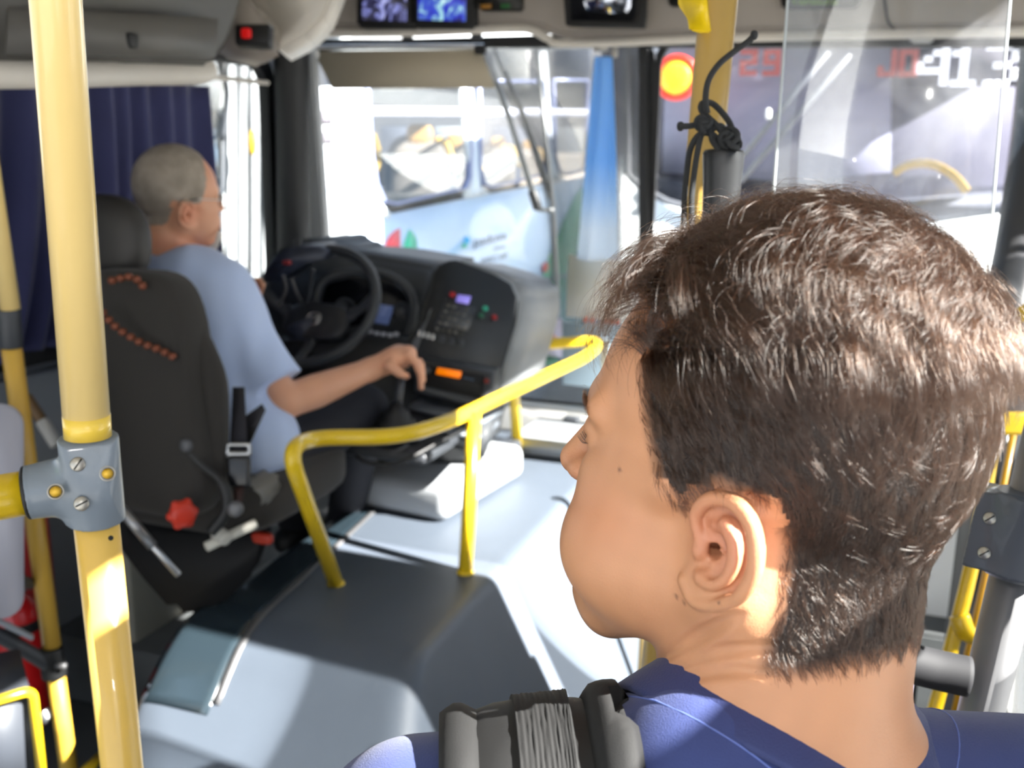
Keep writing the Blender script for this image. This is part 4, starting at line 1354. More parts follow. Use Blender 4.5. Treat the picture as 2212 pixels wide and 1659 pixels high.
def screw(c, n, r, parent, ang=.6):
    o = obj('screw', lathe([(r, -.003), (r, .0004), (r * .86, .0012), (0, .0012)], c, n, 24), SCREW, parent)
    x, y, z = frame(n)
    d = x * cos(ang) + y * sin(ang)
    obj('screw_slot', box(np.array(c) + np.array(z) * .0012, (r * 1.7, r * .22, .0006), (d, np.cross(z, d), z), 0), mat('slot_dark', '2a2826', .6), o)


A_, B_ = P(131, 0, .756), P(262, 1659, .925)
top, bot = extend(A_, B_, 2.21, 0.0)
t = thing('grab_pole', 'near yellow grab pole with grey clamp at the left of the photo', 'pole', bot)
cT, cB = P(190, 942, .850), P(208, 1125, .878)
bot = extend(cB, P(264, 1659, .955), 2.0, 0.0)[1]
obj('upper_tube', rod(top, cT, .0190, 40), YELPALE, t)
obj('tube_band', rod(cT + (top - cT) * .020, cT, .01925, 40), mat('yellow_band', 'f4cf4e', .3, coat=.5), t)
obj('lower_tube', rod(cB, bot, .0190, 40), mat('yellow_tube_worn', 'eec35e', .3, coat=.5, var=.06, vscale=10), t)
for zz in (1140, 1166):
    c = P(232 + (zz - 1115) * .08, zz, .874)
obj('drill_hole', lathe([(.0022, 0), (.0022, .001), (0, .001)], P(240, 1162, .857), -CF, 14), BLKM, t)
# T clamp
u1 = (cT - cB) / np.linalg.norm(cT - cB)
pc = (cT + cB) / 2
rA, rB = P(-150, 1100, .835), P(72, 1062, .860)
u2 = (rB - rA) / np.linalg.norm(rB - rA)
fz = -ray(150, 1030); fz /= np.linalg.norm(fz)


def clamp_sdf(q):
    q = q / 100
    hl = .0385
    w_ = (q - pc) @ u1
    rad = np.linalg.norm(q - pc - w_[:, None] * u1, axis=1)
    v = np.maximum(rad - .0245, np.abs(w_) - hl)
    s = (q - rB) @ u2
    rad2 = np.linalg.norm(q - rB - s[:, None] * u2, axis=1)
    rr_ = .0235 + .10 * np.clip(s, 0, .05)
    h_ = np.maximum(rad2 - rr_, np.maximum(-.004 - s, s - .06))
    d = smin(v, h_, .012)
    e = pc + fz * .021
    d = -smin(-d, -((q - e) @ fz), .006)
    d = -smin(-d, -((pc - q) @ fz - .022), .006)
    return d * 100


cv, cf = surf(clamp_sdf, (pc - .09) * 100, (pc + .09) * 100, .10)
clp = obj('clamp', (cv / 100, cf), GREYC, t)


def onC(x, y, off=.0215):
    r = ray(x, y); s = ((pc + fz * off - CAM) @ fz) / (r @ fz); return CAM + r * s


screw(onC(168, 1003), fz, .0062, clp, .9)
screw(onC(176, 1088), fz, .0062, clp, .4)
for x, y in ((232, 1023), (120, 1062)):
    ho = obj('bolt_hole', lathe([(.0066, -.002), (.0066, .0006), (.0058, .0008), (.0046, -.001), (.0046, -.002)], onC(x, y, .0205), fz, 24), SCREW, clp)
    obj('hole_plug', lathe([(.0046, 0), (0, .0005)], onC(x, y, .0224), fz, 20), mat('yellow_hole', 'f0c040', .4), ho)
t = thing('grab_rail', 'short yellow rail leaving the near clamp toward the left edge', 'rail', rA)
obj('rail_tube', rod(rB - u2 * .45, rB + u2 * .004, .0195, 36), YEL, t)
obj('rubber_ring', tube([rB - u2 * .005 + .0212 * (cos(a) * frame(u2)[0] + sin(a) * frame(u2)[1]) for a in np.linspace(0, 2 * pi, 33)[:-1]], .0022, 8, True), RUB, t)

# far-left pole
A_, B_ = P(21, 752, 1.95), P(148, 1659, 2.2)
top, bot = extend(A_, B_, 2.21, .0)
t = thing('grab_pole', 'thin yellow grab pole with grey sleeve standing behind the near pole', 'pole', bot)
k1, k2 = P(22, 668, 1.93), P(25, 752, 1.95)
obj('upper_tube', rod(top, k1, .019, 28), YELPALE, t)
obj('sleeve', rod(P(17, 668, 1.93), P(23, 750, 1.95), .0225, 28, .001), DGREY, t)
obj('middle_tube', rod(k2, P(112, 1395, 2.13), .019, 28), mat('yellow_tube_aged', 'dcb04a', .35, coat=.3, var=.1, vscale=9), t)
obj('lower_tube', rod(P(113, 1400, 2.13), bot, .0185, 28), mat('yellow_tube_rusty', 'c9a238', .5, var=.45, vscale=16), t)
obj('collar', rod(P(110, 1400, 2.13), P(118, 1462, 2.14), .025, 24, .002), BLK, t)
obj('collar_bolt', rod(P(120, 1440, 2.11), P(143, 1438, 2.11), .006, 10), STEELD, t)
tb = thing('crossbar', 'dark grey bar clamped low on the thin pole, running to the left edge', 'bar', P(0, 1380, 2.1))
obj('bar_tube', tube(spline([P(-140, 1330, 2.0), P(-20, 1365, 2.05), P(60, 1408, 2.1), P(112, 1440, 2.13)], 6), .016, 18), DGREY, tb)
obj('bar_top_strip', tube(spline([P(-140, 1300, 1.98), P(-20, 1335, 2.03), P(70, 1378, 2.08)], 6), .011, 12, flat=.5), LGREY, tb)
tb = obj('peg', rod(P(30, 1248, 2.0), P(66, 1262, 2.08), .012, 14, .003), DGREY)
tag(tb, 'short dark peg sticking out beside the red extinguisher', 'peg')
# fire extinguisher
ft = P(82, 1120, 2.42); fb = P(66, 1545, 2.62); fb[0:2] = ft[0:2] + (fb[0:2] - ft[0:2]) * .35
fe = thing('fire_extinguisher', 'red fire extinguisher standing on the floor behind the thin yellow pole', 'fire extinguisher', P(60, 1545, 2.5))
fx = P(58, 1560, 2.5)
obj('cylinder', lathe([(.0, .0), (.055, 0), (.062, .01), (.063, .04), (.063, .27), (.055, .31), (.03, .34), (.02, .35), (.02, .37), (0, .37)], fx, ez, 32), mat('extinguisher_red', 'c81a1c', .3, coat=.5), fe)
obj('valve', superell(fx + ez * .39, (.03, .02, .025)), BLK, fe)
obj('backboard', box(P(82, 1220, 2.56), (.09, .02, .50), None, .01), mat('backboard_red', '9c1a1a', .4), fe)
obj('strap_band', lathe([(.065, 0), (.066, .002), (.066, .022), (.065, .024)], fx + ez * .262, ez, 32), BLK, fe)
obj('chrome_foot', rod(P(92, 1535, 2.4), P(104, 1560, 2.4), .014, 14, .002), STEEL, fe)
pn = obj('partition_panel', prism(rrect(P(-40, 1105, 1.85), CR, CU, .15, .40, .04, 6), CF * .012, .003), mat('pale_lilac_panel', 'a9a9b4', .45))
tag(pn, 'pale lilac panel with rounded corner at the left edge below the rail', 'panel')
cb = thing('step_box', 'dark grey box with yellow edging in the lower left corner', 'box', P(30, 1600, 1.7))
obj('box_body', prism([P(-80, 1530, 1.72), P(66, 1494, 1.80), P(92, 1700, 1.9), P(-60, 1760, 1.8)], (-.15, .12, 0), .004), mat('box_dark_blue', '3c4048', .5), cb)
obj('yellow_edging', tube(roundpath([P(-80, 1535, 1.71), P(70, 1490, 1.79), P(96, 1720, 1.88)], .02, 5), .009, 10), YEL, cb)
ys = obj('floor_strip', prism([onZ(168, 1668, .0), onZ(218, 1622, .0), onZ(228, 1636, .0), onZ(190, 1680, .0)], (0, 0, .004), .001), YEL)
tag(ys, 'short yellow marking strip on the floor left of the near pole', 'floor strip')

# middle pole with its bracket, baton and rope
A_, B_ = P(1546, 70, 1.0), P(1508, 490, 1.045)
top, bot = extend(A_, B_, 2.21, 0.0)
YTAN = mat('tan_yellow_paint', 'b0904c', .3, coat=.5, var=.05)
t = thing('grab_pole', 'tan yellow grab pole rising behind the boy, with a bright bracket at its top', 'pole', bot)
obj('tube', rod(top, bot, .0190, 40), YTAN, t)
obj('bracket', prism([P(1462, -40, .955), P(1542, -40, .985), P(1542, 66, .985), P(1536, 70, .984), P(1488, 66, .968), P(1484, 40, .966), P(1464, 12, .957)], (.006, .030, 0), .003, 3), mat('bracket_yellow', 'ecc80e', .35, bump=.1, bscale=300), t)
bt = thing('baton', 'black rubber-gripped tyre baton hanging in front of the middle pole', 'baton', P(1562, 400, .94))
g0, g1 = P(1564, 322, .94), P(1550, 560, .96)
ub = (g1 - g0) / np.linalg.norm(g1 - g0); Lb = np.linalg.norm(g1 - g0)
obj('grip', lathe([(0, 0), (.012, 0), (.0180, .001), (.0195, .004), (.0193, .012), (.0180, .03), (.0172, .055), (.0178, .085), (.019, .12), (.019, .32), (.012, .33), (.012, .95), (0, .95)], g0, ub, 36), mat('grip_rubber', '232426', .42), bt)
rope = mat('black_cord', '26282a', .6, bump=.8, bscale=1400)
rp_ = thing('cord', 'black elastic cord looped and knotted over the baton grip', 'cord', P(1530, 250, .93))
D = .93
segs = [
    [(1630, 74), (1618, 88), (1585, 112), (1552, 140), (1530, 175), (1524, 215), (1528, 245)],
    [(1528, 222), (1516, 224), (1516, 240), (1545, 268), (1572, 300), (1586, 298), (1574, 262), (1545, 228), (1526, 220)],
    [(1470, 273), (1492, 272), (1510, 268), (1528, 262)],
    [(1534, 282), (1556, 272), (1568, 288), (1560, 306)],
    [(1478, 500), (1478, 440), (1484, 370), (1492, 320), (1512, 290), (1538, 290), (1560, 310), (1582, 316)],
    [(1494, 500), (1494, 430), (1500, 370), (1510, 310), (1518, 282)],
    [(1535, 285), (1540, 305), (1556, 324), (1574, 326)],
]
for i, s in enumerate(segs):
    obj('cord_strand', tube(spline([P(x, y, D + .006 * sin(i * 1.7 + k * .9)) for k, (x, y) in enumerate(s)], 8), .0029, 12), rope, rp_)


def knot(c, r, n, seed, tilt):
    A = (CR * cos(tilt) - CU * sin(tilt), CR * sin(tilt) + CU * cos(tilt), CF)
    k_ = r / 3.0; q = []
    for t in np.linspace(0, 2 * pi, 73)[:-1]:
        q.append(c + k_ * ((2 + cos(3 * t)) * cos(2 * t) * A[0] * 1.25 + (2 + cos(3 * t)) * sin(2 * t) * A[1] + sin(3 * t) * 1.3 * A[2]))
    return join(tube(q, .0030, 10, True), tube([c + .55 * r * (cos(a) * A[1] + sin(a) * A[2]) + A[0] * r * .9 * (a / 8 - .8) for a in np.linspace(0, 12.6, 50)], .0028, 10))


obj('knot', knot(P(1577, 300, .922), .0085, 5, 1, .7), rope, rp_)
obj('knot', knot(P(1520, 268, .922), .0065, 4, 2, 1.3), rope, rp_)
for e_ in ((1470, 273), (1629, 76)):
    obj('frayed_end', superell(P(*e_, .93), (.0036, .0036, .0045), None, .9), rope, rp_)

# perspex panel
px_ = thing('perspex_screen', 'scratched clear perspex screen standing behind the boy head', 'screen', P(1900, 400, 1.15))
PERS = glass('scratched_perspex', (.94, .95, .96), .015, .05, haze=.07, hazecol=(.82, .83, .88))
pz = [P(1706, -60, 1.13), P(2187, -60, 1.20), P(2118, 760, 1.28), P(1650, 700, 1.20)]
obj('sheet', prism(pz, (-.0006, .004, 0), 0), PERS, px_)
EDG = mat('perspex_edge', 'c4ccd0', .2)
obj('sheet_edge', rod(pz[0], pz[3], .0016, 8), EDG, px_)
obj('sheet_edge', rod(pz[1], pz[2], .0016, 8), EDG, px_)

# right-hand cluster by the door
A_, B_ = P(2246, 1010, .84), P(2090, 1659, .90)
top, bot = extend(A_, B_, 1.45, .0)
t = thing('steel_post', 'brushed steel post with grey clamp at the right edge', 'post', bot)
obj('tube', rod(top, bot, .0192, 36), STEELD, t)
c0 = P(2210, 1155, .835); u1r = (top - bot) / np.linalg.norm(top - bot); fr_ = -ray(2180, 1150); fr_ /= np.linalg.norm(fr_)


def clamp2(q):
    q = q / 100
    w_ = (q - c0) @ u1r
    rad = np.linalg.norm(q - c0 - w_[:, None] * u1r, axis=1)
    v = np.maximum(rad - .026, np.abs(w_) - .034)
    x2 = np.cross(u1r, fr_)
    p2 = q - c0
    b = np.maximum(np.abs(p2 @ x2 + 0.002) - .036, np.maximum(np.abs(w_) - .031, np.abs(p2 @ fr_) - .020))
    return smin(v, b, .01) * 100


cv, cf = surf(clamp2, (c0 - .08) * 100, (c0 + .08) * 100, .12)
clp = obj('clamp', (cv / 100, cf), mat('casting_dark', '4c515a', .4, coat=.2, bump=.1, bscale=200), t)
for x, y in ((2138, 1120), (2126, 1195), (2206, 1178)):
    r = ray(x, y); s = ((c0 + fr_ * .021 - CAM) @ fr_) / (r @ fr_)
    screw(CAM + r * s, fr_, .0052, clp, .7)
tb = obj('handle_bar', rod(P(2120, 752, .93), P(2300, 752, .93), .0165, 28, .002), mat('bar_grey', '4a4d52', .4))
tag(tb, 'dark grey horizontal bar at the right edge behind the boy hair', 'bar')
tb = obj('handle_bar', tube(spline([P(1952, 1428, .86), P(2020, 1446, .86), P(2092, 1462, .855)], 5), .0172, 28), mat('bar_dark', '1a1a1e', .75))
tag(tb, 'short dark plastic bar low down beside the steel post', 'bar')
t = thing('turnstile_rail', 'scuffed yellow rails of the turnstile beyond the steel post', 'rail', P(2000, 1600, 1.3))
YW_ = mat('scuffed_yellow', 'd0ac18', .3, coat=.3, var=.35, vscale=18)
obj('rail_tube', tube(spline([P(2240, 660, 1.22), P(2190, 690, 1.24), P(2168, 720, 1.26), P(2158, 830, 1.27), P(2100, 1215, 1.3), P(1973, 1700, 1.35)], 8), .0095, 20), YW_, t)
obj('rail_tube', tube([P(2196, 900, 1.36), P(2133, 1224, 1.38), P(2030, 1680, 1.42)], .005, 14), mat('thin_gold', 'b98a20', .3, coat=.4), t)
obj('link_bracket', tube(spline([P(2072, 1330, 1.3), P(2088, 1368, 1.3), P(2120, 1382, 1.33)], 5), .010, 14, flat=1.4), YW_, t)
obj('link_bracket', box(P(2190, 914, 1.28), (.055, .02, .030), (CR, CF, CU), .005), YW_, t)
obj('foot_loop', tube(roundpath([P(1968, 1720, 1.18), P(1988, 1575, 1.18), P(2075, 1582, 1.2)], .03, 6), .0125, 16), YW_, t)
t = obj('partition_panel', prism(roundpath([P(1800, 1300, 1.0), P(1978, 1318, 1.0), P(1984, 1460, 1.0), P(1915, 1720, 1.0), P(1780, 1720, 1.0)], .03, 5), CF * .01, .002), mat('lilac_partition', '9c98ae', .5))
tag(t, 'lilac-grey panel standing behind the boy neck', 'panel')
tb = obj('handrail', rod(extend(P(1388, 1440, 2.85), P(1384, 1520, 2.85), .72, 0)[0], np.array([*P(1384, 1520, 2.85)[:2], -.25]), .016, 20), YTAN)
tag(tb, 'yellow door handrail glimpsed between the boy chin and collar', 'handrail')
dk = struct('wall_door', join(boxp((.20, 1.72, -.3), (.26, 2.1, 1.0), .01), boxp((.12, 2.1, -.3), (.16, 2.9, .45), 0)), mat('black_well', '1c1d1f', .6))
# ------------------------------------------------------------------ driver seat
SEATM = mat('seat_black_fabric', '2b2825', .85, bump=.4, bscale=700, sheen=.1)
SC_ = np.array([-1.50, 1.74, 0])
st = thing('driver_seat', 'black padded driver seat with headrest, seen from behind', 'seat', (-1.46, 1.85, .2))
bu = P(250, 600, 2.12) - P(395, 1060, 2.14); bu /= np.linalg.norm(bu)
bctr = (P(250, 600, 2.12) + P(370, 1090, 2.14)) / 2
sx_ = np.array([cos(.06), -sin(.06), 0]); bu = bu - sx_ * (bu @ sx_); bu /= np.linalg.norm(bu); bn_ = np.cross(sx_, bu)   # bn_ towards the back


def taper(vf, c, ax, lo, hi, k0, k1):
    V, F_ = vf; V = V.copy(); t = np.clip(((V - c) @ ax[2] - lo) / (hi - lo), 0, 1); s = k0 + (k1 - k0) * t
    x = (V - c) @ ax[0]; V += np.outer(x * (s - 1), ax[0]); return V, F_


axs = (sx_, bn_, bu)
obj('backrest', taper(superell(bctr, (.190, .060, .262), axs, .42), bctr, axs, -.26, .26, 1.08, .74), SEATM, st)
obj('backrest_bolster', tube(spline([bctr + sx_ * .165 - bn_ * .02 + bu * z + sx_ * (-.04 * (z > .1)) for z in (-.22, -.1, .03, .12, .17)], 5), list(np.interp(np.arange(21), [0, 3, 14, 18, 20], [.01, .036, .038, .028, .008])), 14, flat=.8), SEATM, st)
hc = P(226, 520, 2.16)
obj('headrest', superell(hc, (.118, .050, .100), (sx_, bn_, bu), .8), mat('headrest_vinyl', '2c2a28', .55, bump=.15, bscale=400), st)
for s_ in (-.04, .04):
    obj('headrest_post', rod(hc + sx_ * s_ - bu * .06, hc + sx_ * s_ - bu * .16, .007, 10), STEEL, st)
cu0 = P(470, 1080, 2.3)
obj('cushion', superell(np.array([cu0[0] - .06, cu0[1] + .12, .735]), (.24, .25, .065), None, .45), SEATM, st)
obj('side_cover', prism([P(x, y, 2.18) for x, y in [(480, 1100), (520, 1060), (600, 1020), (616, 1040), (600, 1078), (545, 1120), (492, 1140)]], (-.05, .03, 0), .012, 3), mat('seat_side_grey', '8c8a86', .5), st)
obj('suspension_base', prism([P(x, y, 2.25) for x, y in [(300, 1130), (560, 1140), (600, 1130), (560, 1240), (470, 1330), (380, 1330), (300, 1240)]], (-.25, .18, 0), .02), BLKM, st)
kn = P(394, 1110, 2.02)
ko = obj('adjustment_knob', lathe([(.0, -.012), (.014, -.012), (.026, -.008), (.028, 0), (.026, .010), (.012, .014), (0, .014)], kn, sx_ * .8 - CF * .5, 24), mat('orange_red_plastic', 'c8321a', .4), st)
for k in range(6):
    x, y, z = frame(sx_ * .8 - CF * .5); a = k * pi / 3
    obj('knob_lobe', superell(kn + (x * cos(a) + y * sin(a)) * .024, (.009, .009, .009), None, .9), bpy.data.materials['orange_red_plastic'], ko)
obj('recliner_lever', tube(spline([P(398, 958, 2.05), P(430, 1000, 2.05), P(480, 1044, 2.06), P(490, 1100, 2.06), P(455, 1150, 2.06)], 6), [.009] * 6 + [.008] * 6 + [.013] * 6 + [.012] * 7, 12), BLK, st)
obj('lever_tip', superell(P(403, 962, 2.04), (.013, .011, .014), None, .8), mat('lever_tip_grey', '55565a', .35), st)
obj('lower_lever', rod(P(444, 1182, 2.1), P(553, 1130, 2.16), .011, 14, .003), mat('pale_lever', 'cfccc0', .4), st)
obj('lower_lever', rod(P(466, 1148, 2.12), P(490, 1166, 2.10), .016, 14, .004), mat('pale_lever_2', 'bdbab0', .4), st)
obj('red_catch', superell(P(567, 1162, 2.25), (.026, .010, .013), None, .5), mat('red_catch', 'b0301c', .4), st)
obj('gas_strut', rod(P(262, 1100, 2.0), P(330, 1180, 2.03), .011, 14), mat('strut_silver', '9a9a9a', .3, metal=.7), st)
obj('gas_strut_rod', rod(P(330, 1180, 2.03), P(386, 1242, 2.05), .007, 14, .001), STEEL, st)
obj('pivot_bolt', lathe([(.016, -.01), (.016, .0), (.010, .004), (0, .004)], P(507, 1100, 2.02), -CF, 18), STEELD, st)
# wooden bead cover cords hanging on the backrest
bead = mat('brown_wood_bead', '7a3f26', .4, var=.2, vscale=40)
bd = thing('bead_string', 'string of brown wooden beads draped over the backrest', 'beads', P(280, 700, 2.0))
P1 = spline([P(x, y, 2.0) for x, y in [(222, 676), (250, 706), (300, 738), (350, 758), (386, 778)]], 30)
P2 = spline([P(x, y, 2.0) for x, y in [(224, 610), (250, 604), (280, 598), (304, 610), (312, 632)]], 30)
nb_ = 0
bme = None
for pth, step in ((P1, .0175), (P2, .0170)):
    acc = 0; last = pth[0]
    for p in pth:
        if np.linalg.norm(p - last) >= step or nb_ == 0:
            if bme is None:
                b0 = obj('bead', superell(p, (.0085, .0085, .0075), None, .95, 14, 10), bead, bd); bme = (b0, p)
            else:
                c = bme[0].copy(); c.location = tuple(np.array(c.location) + (p - bme[1])); COL.objects.link(c)
            last = p; nb_ += 1
obj('bead_thread', tube(P1, .002, 6), BLKM, bd)
# belt buckle on its stalk
bk = thing('seat_belt', 'dark seat belt with upright buckle beside the driver hip', 'seat belt', P(515, 1010, 2.1))
obj('webbing', prism([P(502, 836, 2.16), P(528, 836, 2.16), P(535, 975, 2.10), P(496, 975, 2.10)], CF * .002, .0006), mat('belt_webbing', '28272e', .8, bump=.4, bscale=600), bk)
obj('lap_webbing', prism([P(528, 900, 2.16), P(566, 872, 2.2), P(574, 886, 2.2), P(534, 972, 2.12)], CF * .002, .0006), bpy.data.materials['belt_webbing'], bk)
obj('tongue', ring(rrect(P(514, 972, 2.09), CR, CU, .056, .03, .006, 4), rrect(P(514, 970, 2.09), CR, CU, .038, .010, .004, 4), CF * .003), STEEL, bk)
obj('buckle', box(P(517, 1018, 2.09), (.046, .022, .064), (CR, CF, CU), .006, 3), mat('buckle_black', '1c1d20', .25), bk)
obj('buckle_stalk', prism([P(506, 1046, 2.09), P(528, 1046, 2.09), P(520, 1096, 2.06), P(502, 1096, 2.06)], CF * .004, .001), mat('belt_brown', '3a2420', .7), bk)
bp = obj('white_panel', boxp((-1.86, 1.98, .02), (-1.80, 2.3, .62), .01), mat('beige_panel', '8f8e84', .5))
tag(bp, 'beige metal panel standing on the floor behind the driver seat', 'panel')
br = thing('parking_brake_lever', 'brown lever with a white end rising left of the near pole', 'lever', P(110, 950, 2.3))
obj('lever_handle', rod(P(56, 856, 2.3), P(90, 908, 2.3), .013, 14, .003), mat('lever_brown', '6e5433', .5), br)
obj('lever_shaft', rod(P(90, 908, 2.3), P(124, 962, 2.3), .016, 14, .003), mat('lever_white', 'b8b8b4', .5), br)
gp = obj('side_panel', boxp((-2.09, 1.2, .2), (-2.05, 3.0, .93), .01), mat('grey_side_lining', '80868c', .5))
tag(gp, 'grey lining panel under the driver window sill', 'panel')

# ------------------------------------------------------------------ the driver
DSC = 1.03
DH, DO = head_frame(391, 397, 2.40, radians(180 - 22), radians(4), radians(4))


def dP(x, y, d): return P(x, y, d) * 100


S_R, E_R, W_R = dP(487, 655, 2.36), dP(614, 868, 2.36), dP(800, 798, 2.52)
S_L = S_R + np.array([-34, 5, 0.5]); E_L = S_L + np.array([-6, 20, -24]); W_L = dP(515, 622, 2.74)
NB = (S_R + S_L) / 2 + np.array([1, 0, 6.5]); PEL = np.array([-143., 190, 80])
KN = dP(876, 782, 2.585)
dpt = dP(870, 780, 2.60)
fdir = ray(870, 780); fdir = fdir / np.linalg.norm(fdir)


def hand_r(q, d):
    K1 = dP(888, 760, 2.575); 
    d = smin(d, cap(q, W_R, dP(862, 772, 2.56), 2.7, 3.4), 1.6)
    d = smin(d, cap(q, dP(850, 772, 2.53), dP(882, 764, 2.54), 2.6, 2.2), 1.2)
    d = smin(d, cap(q, dP(850, 778, 2.60), dP(880, 768, 2.62), 2.4, 2.0), 1.2)
    for i, (dd_, y2, x3, y3) in enumerate([(2.52, 806, 910, 838), (2.545, 800, 914, 822), (2.57, 794, 912, 806), (2.595, 790, 906, 796)]):
        a = dP(880, 764, dd_); b = dP(900, 786 - i, dd_ + .004); c = dP((900 + x3) / 2 + 4, (y2 + y3) / 2 - 12, dd_ + .008); e = dP(x3, y3, dd_ + .01)
        d = smin(d, chain(q, [a, b, c, e], [1.25, 1.05, .92, .75]), .45)
    d = smin(d, chain(q, [dP(842, 790, 2.50), dP(862, 806, 2.50), dP(878, 812, 2.52)], [1.5, 1.15, .85]), .7)
    return d


def hand_l(q, d):
    d = smin(d, cap(q, W_L, dP(536, 618, 2.77), 2.6, 2.9), 1.4)
    for i in range(4):
        a = dP(536 + i * 3, 608 + i * 5, 2.77 + .012 * i); b = dP(560 - i, 606 + i * 7, 2.76 + .01 * i); c = dP(568 - 2 * i, 616 + i * 6, 2.74 + .01 * i)
        d = smin(d, chain(q, [a, b, c], [1.1, .95, .75]), .4)
    return smin(d, chain(q, [dP(530, 622, 2.74), dP(548, 632, 2.72)], [1.2, .8]), .6)


def driver_sdf(q):
    q = q.astype(np.float32)
    d = np.full(len(q), 60.0, np.float32)
    h_ = ((q / 100 - DO) @ DH.T) * 100 / DSC
    near = np.linalg.norm(h_, axis=1) < 24
    hd = np.linalg.norm(h_, axis=1).astype(float) - 10
    if near.any():
        e = face_sdf(h_[near].astype(np.float32))
        e = smin(e, cap(h_[near], (-1.2, 0, -8), (-4.0, 0, -17), 5.3, 5.6), 1.5)
        e = smin(e, cap(h_[near], (5.5, 0, -11), (0, 0, -13), 2.4, 4), 1.5)
        hd[near] = ear_sdf(h_[near].astype(np.float32), e, 1.12)
    d = hd * DSC
    nb = toW = (np.array([-4.0, 0, -16]) * DSC / 100 @ DH + DO) * 100
    b = cap(q, nb, NB, 5.6, 6.5)
    b = smin(b, cap(q, S_R + np.array([-4, 0, 0]), S_L + np.array([4, 0, 0]), 4.5, 4.5), 3)
    b = smin(b, cap(q, NB - np.array([0, 0, 12]), PEL, 12, 12), 5)
    b = smin(b, cap(q, S_R, E_R, 4.6, 4.0), 2)
    b = smin(b, cap(q, S_L, E_L, 4.6, 4.0), 2)
    d = smin(d, b, 2.0)
    d = smin(d, chain(q, [E_R, E_R * .65 + W_R * .35 + np.array([0, 0, -.3]), W_R], [4.1, 4.2, 2.75]), 1.2)
    d = smin(d, chain(q, [E_L, W_L], [4.0, 2.6]), 1.2)
    d = hand_r(q, d); d = hand_l(q, d)
    return d


mn = np.min([S_L, E_L, W_R, PEL, W_L], 0) - 16; mx = np.max([S_R, E_R, W_R, KN, W_L], 0) + 14
mx[2] = (DO * 100)[2] + 14; mn[2] = 72
dV, dF = surf(driver_sdf, mn, mx, .42)
lv_ = ((dV / 100 - DO) @ DH.T) * 100 / DSC
c0_ = np.array(rgb('d8a080')[:3]); c1_ = np.array(rgb('cc7858')[:3]); c2_ = np.array(rgb('c9967a')[:3])
dc = np.tile(c0_, (len(dV), 1)) * (1 + .06 * vnoise(dV, .5, 5))[:, None]
hm = (np.linalg.norm(lv_, axis=1) < 14)
t_ = np.clip(1.3 - np.linalg.norm((lv_ - np.array([7, 0, 5])) / np.array([5, 7, 4.5]), axis=1), 0, 1)[:, None] * .6
dc = dc * (1 - t_) + c1_ * t_
t_ = np.clip(1.3 - np.linalg.norm((np.abs(lv_) * [1, 1, 0] + lv_ * [0, 0, 1] - np.array([.9, 7.5, -6.1])) / np.array([2.5, 2, 3]), axis=1), 0, 1)[:, None] * .5
dc = dc * (1 - t_) + c1_ * t_
nk_ = np.clip(1 - np.abs(lv_[:, 2] + 14) / 4, 0, 1)[:, None] * (np.linalg.norm(lv_, axis=1) < 22)[:, None] * .5
dc = dc * (1 - nk_) + c1_ * nk_
dr = thing('person', 'grey-haired driver in a light blue shirt seated at the steering wheel', 'person', PEL / 100)
obj('body', (dV / 100, dF), mat('older_skin', 'c08468', .5, bump=.1, bscale=500, sss=.08, vcol='Col'), dr, vcol=dc)

GREYH = hairmat('grey_hair', 'b8ac9c', .45, .3)


def dhair(p):
    x, y, z = p[:, 0], np.abs(p[:, 1]), p[:, 2]
    poly = np.array([(1.2, -5.0), (2.4, -3.0), (3.0, -1), (3.2, 2), (3.0, 5.0), (3.4, 8), (3.4, 12), (-14, 12), (-14, -9), (-8, -10), (-5, -9.5), (-3.9, -8.5), (-3.9, -5.6), (-3.0, -3.6), (-.5, -3.2)])
    d = np.full(len(p), 1e9); ins = np.zeros(len(p), bool); n = len(poly)
    for i in range(n):
        a, b = poly[i], poly[(i + 1) % n]; e = b - a
        wx, wz = x - a[0], z - a[1]; t = np.clip((wx * e[0] + wz * e[1]) / (e @ e), 0, 1)
        d = np.minimum(d, np.hypot(wx - t * e[0], wz - t * e[1]))
        ins ^= ((a[1] > z) != (b[1] > z)) & (x < (b[0] - a[0]) * (z - a[1]) / (b[1] - a[1] + 1e-12) + a[0])
    return np.where((y > 6.3) & (z < -3.4) & (x > -4.6), -1, np.where(ins, d, -d))


Sd = grow(lv_, dF, 14000, lambda c: np.where(np.linalg.norm(c, axis=1) < 14, dhair(c), -1), lambda p: 1.1 + .4 * (p[:, 2] > 3), lambda p: np.stack([-.7 + 0 * p[:, 0], .2 * p[:, 1] / 7, -.8 + .6 * (p[:, 2] > 4)], 1), lambda p: .35 + 0 * p[:, 0], steps=4, clump=.3, cell=.5, seed=9, wav=.05)
hair_curves('hair', dr, Sd * DSC / 100 @ DH + DO, 1.6e-4, GREYH, .5)
inner = dhair(lv_[dF].mean(1)); kf = dF[(inner > .15) & (np.linalg.norm(lv_[dF].mean(1), axis=1) < 14)]
us = np.unique(kf); rm = -np.ones(len(dV), int); rm[us] = np.arange(len(us)); nn = lv_[us] / np.linalg.norm(lv_[us], axis=1)[:, None]
obj('hair_underlayer', ((lv_[us] + nn * .25) * DSC / 100 @ DH + DO, rm[kf]), mat('grey_hair_base', '9c9184', .8, bump=.6, bscale=300, var=.3, vscale=30), dr)
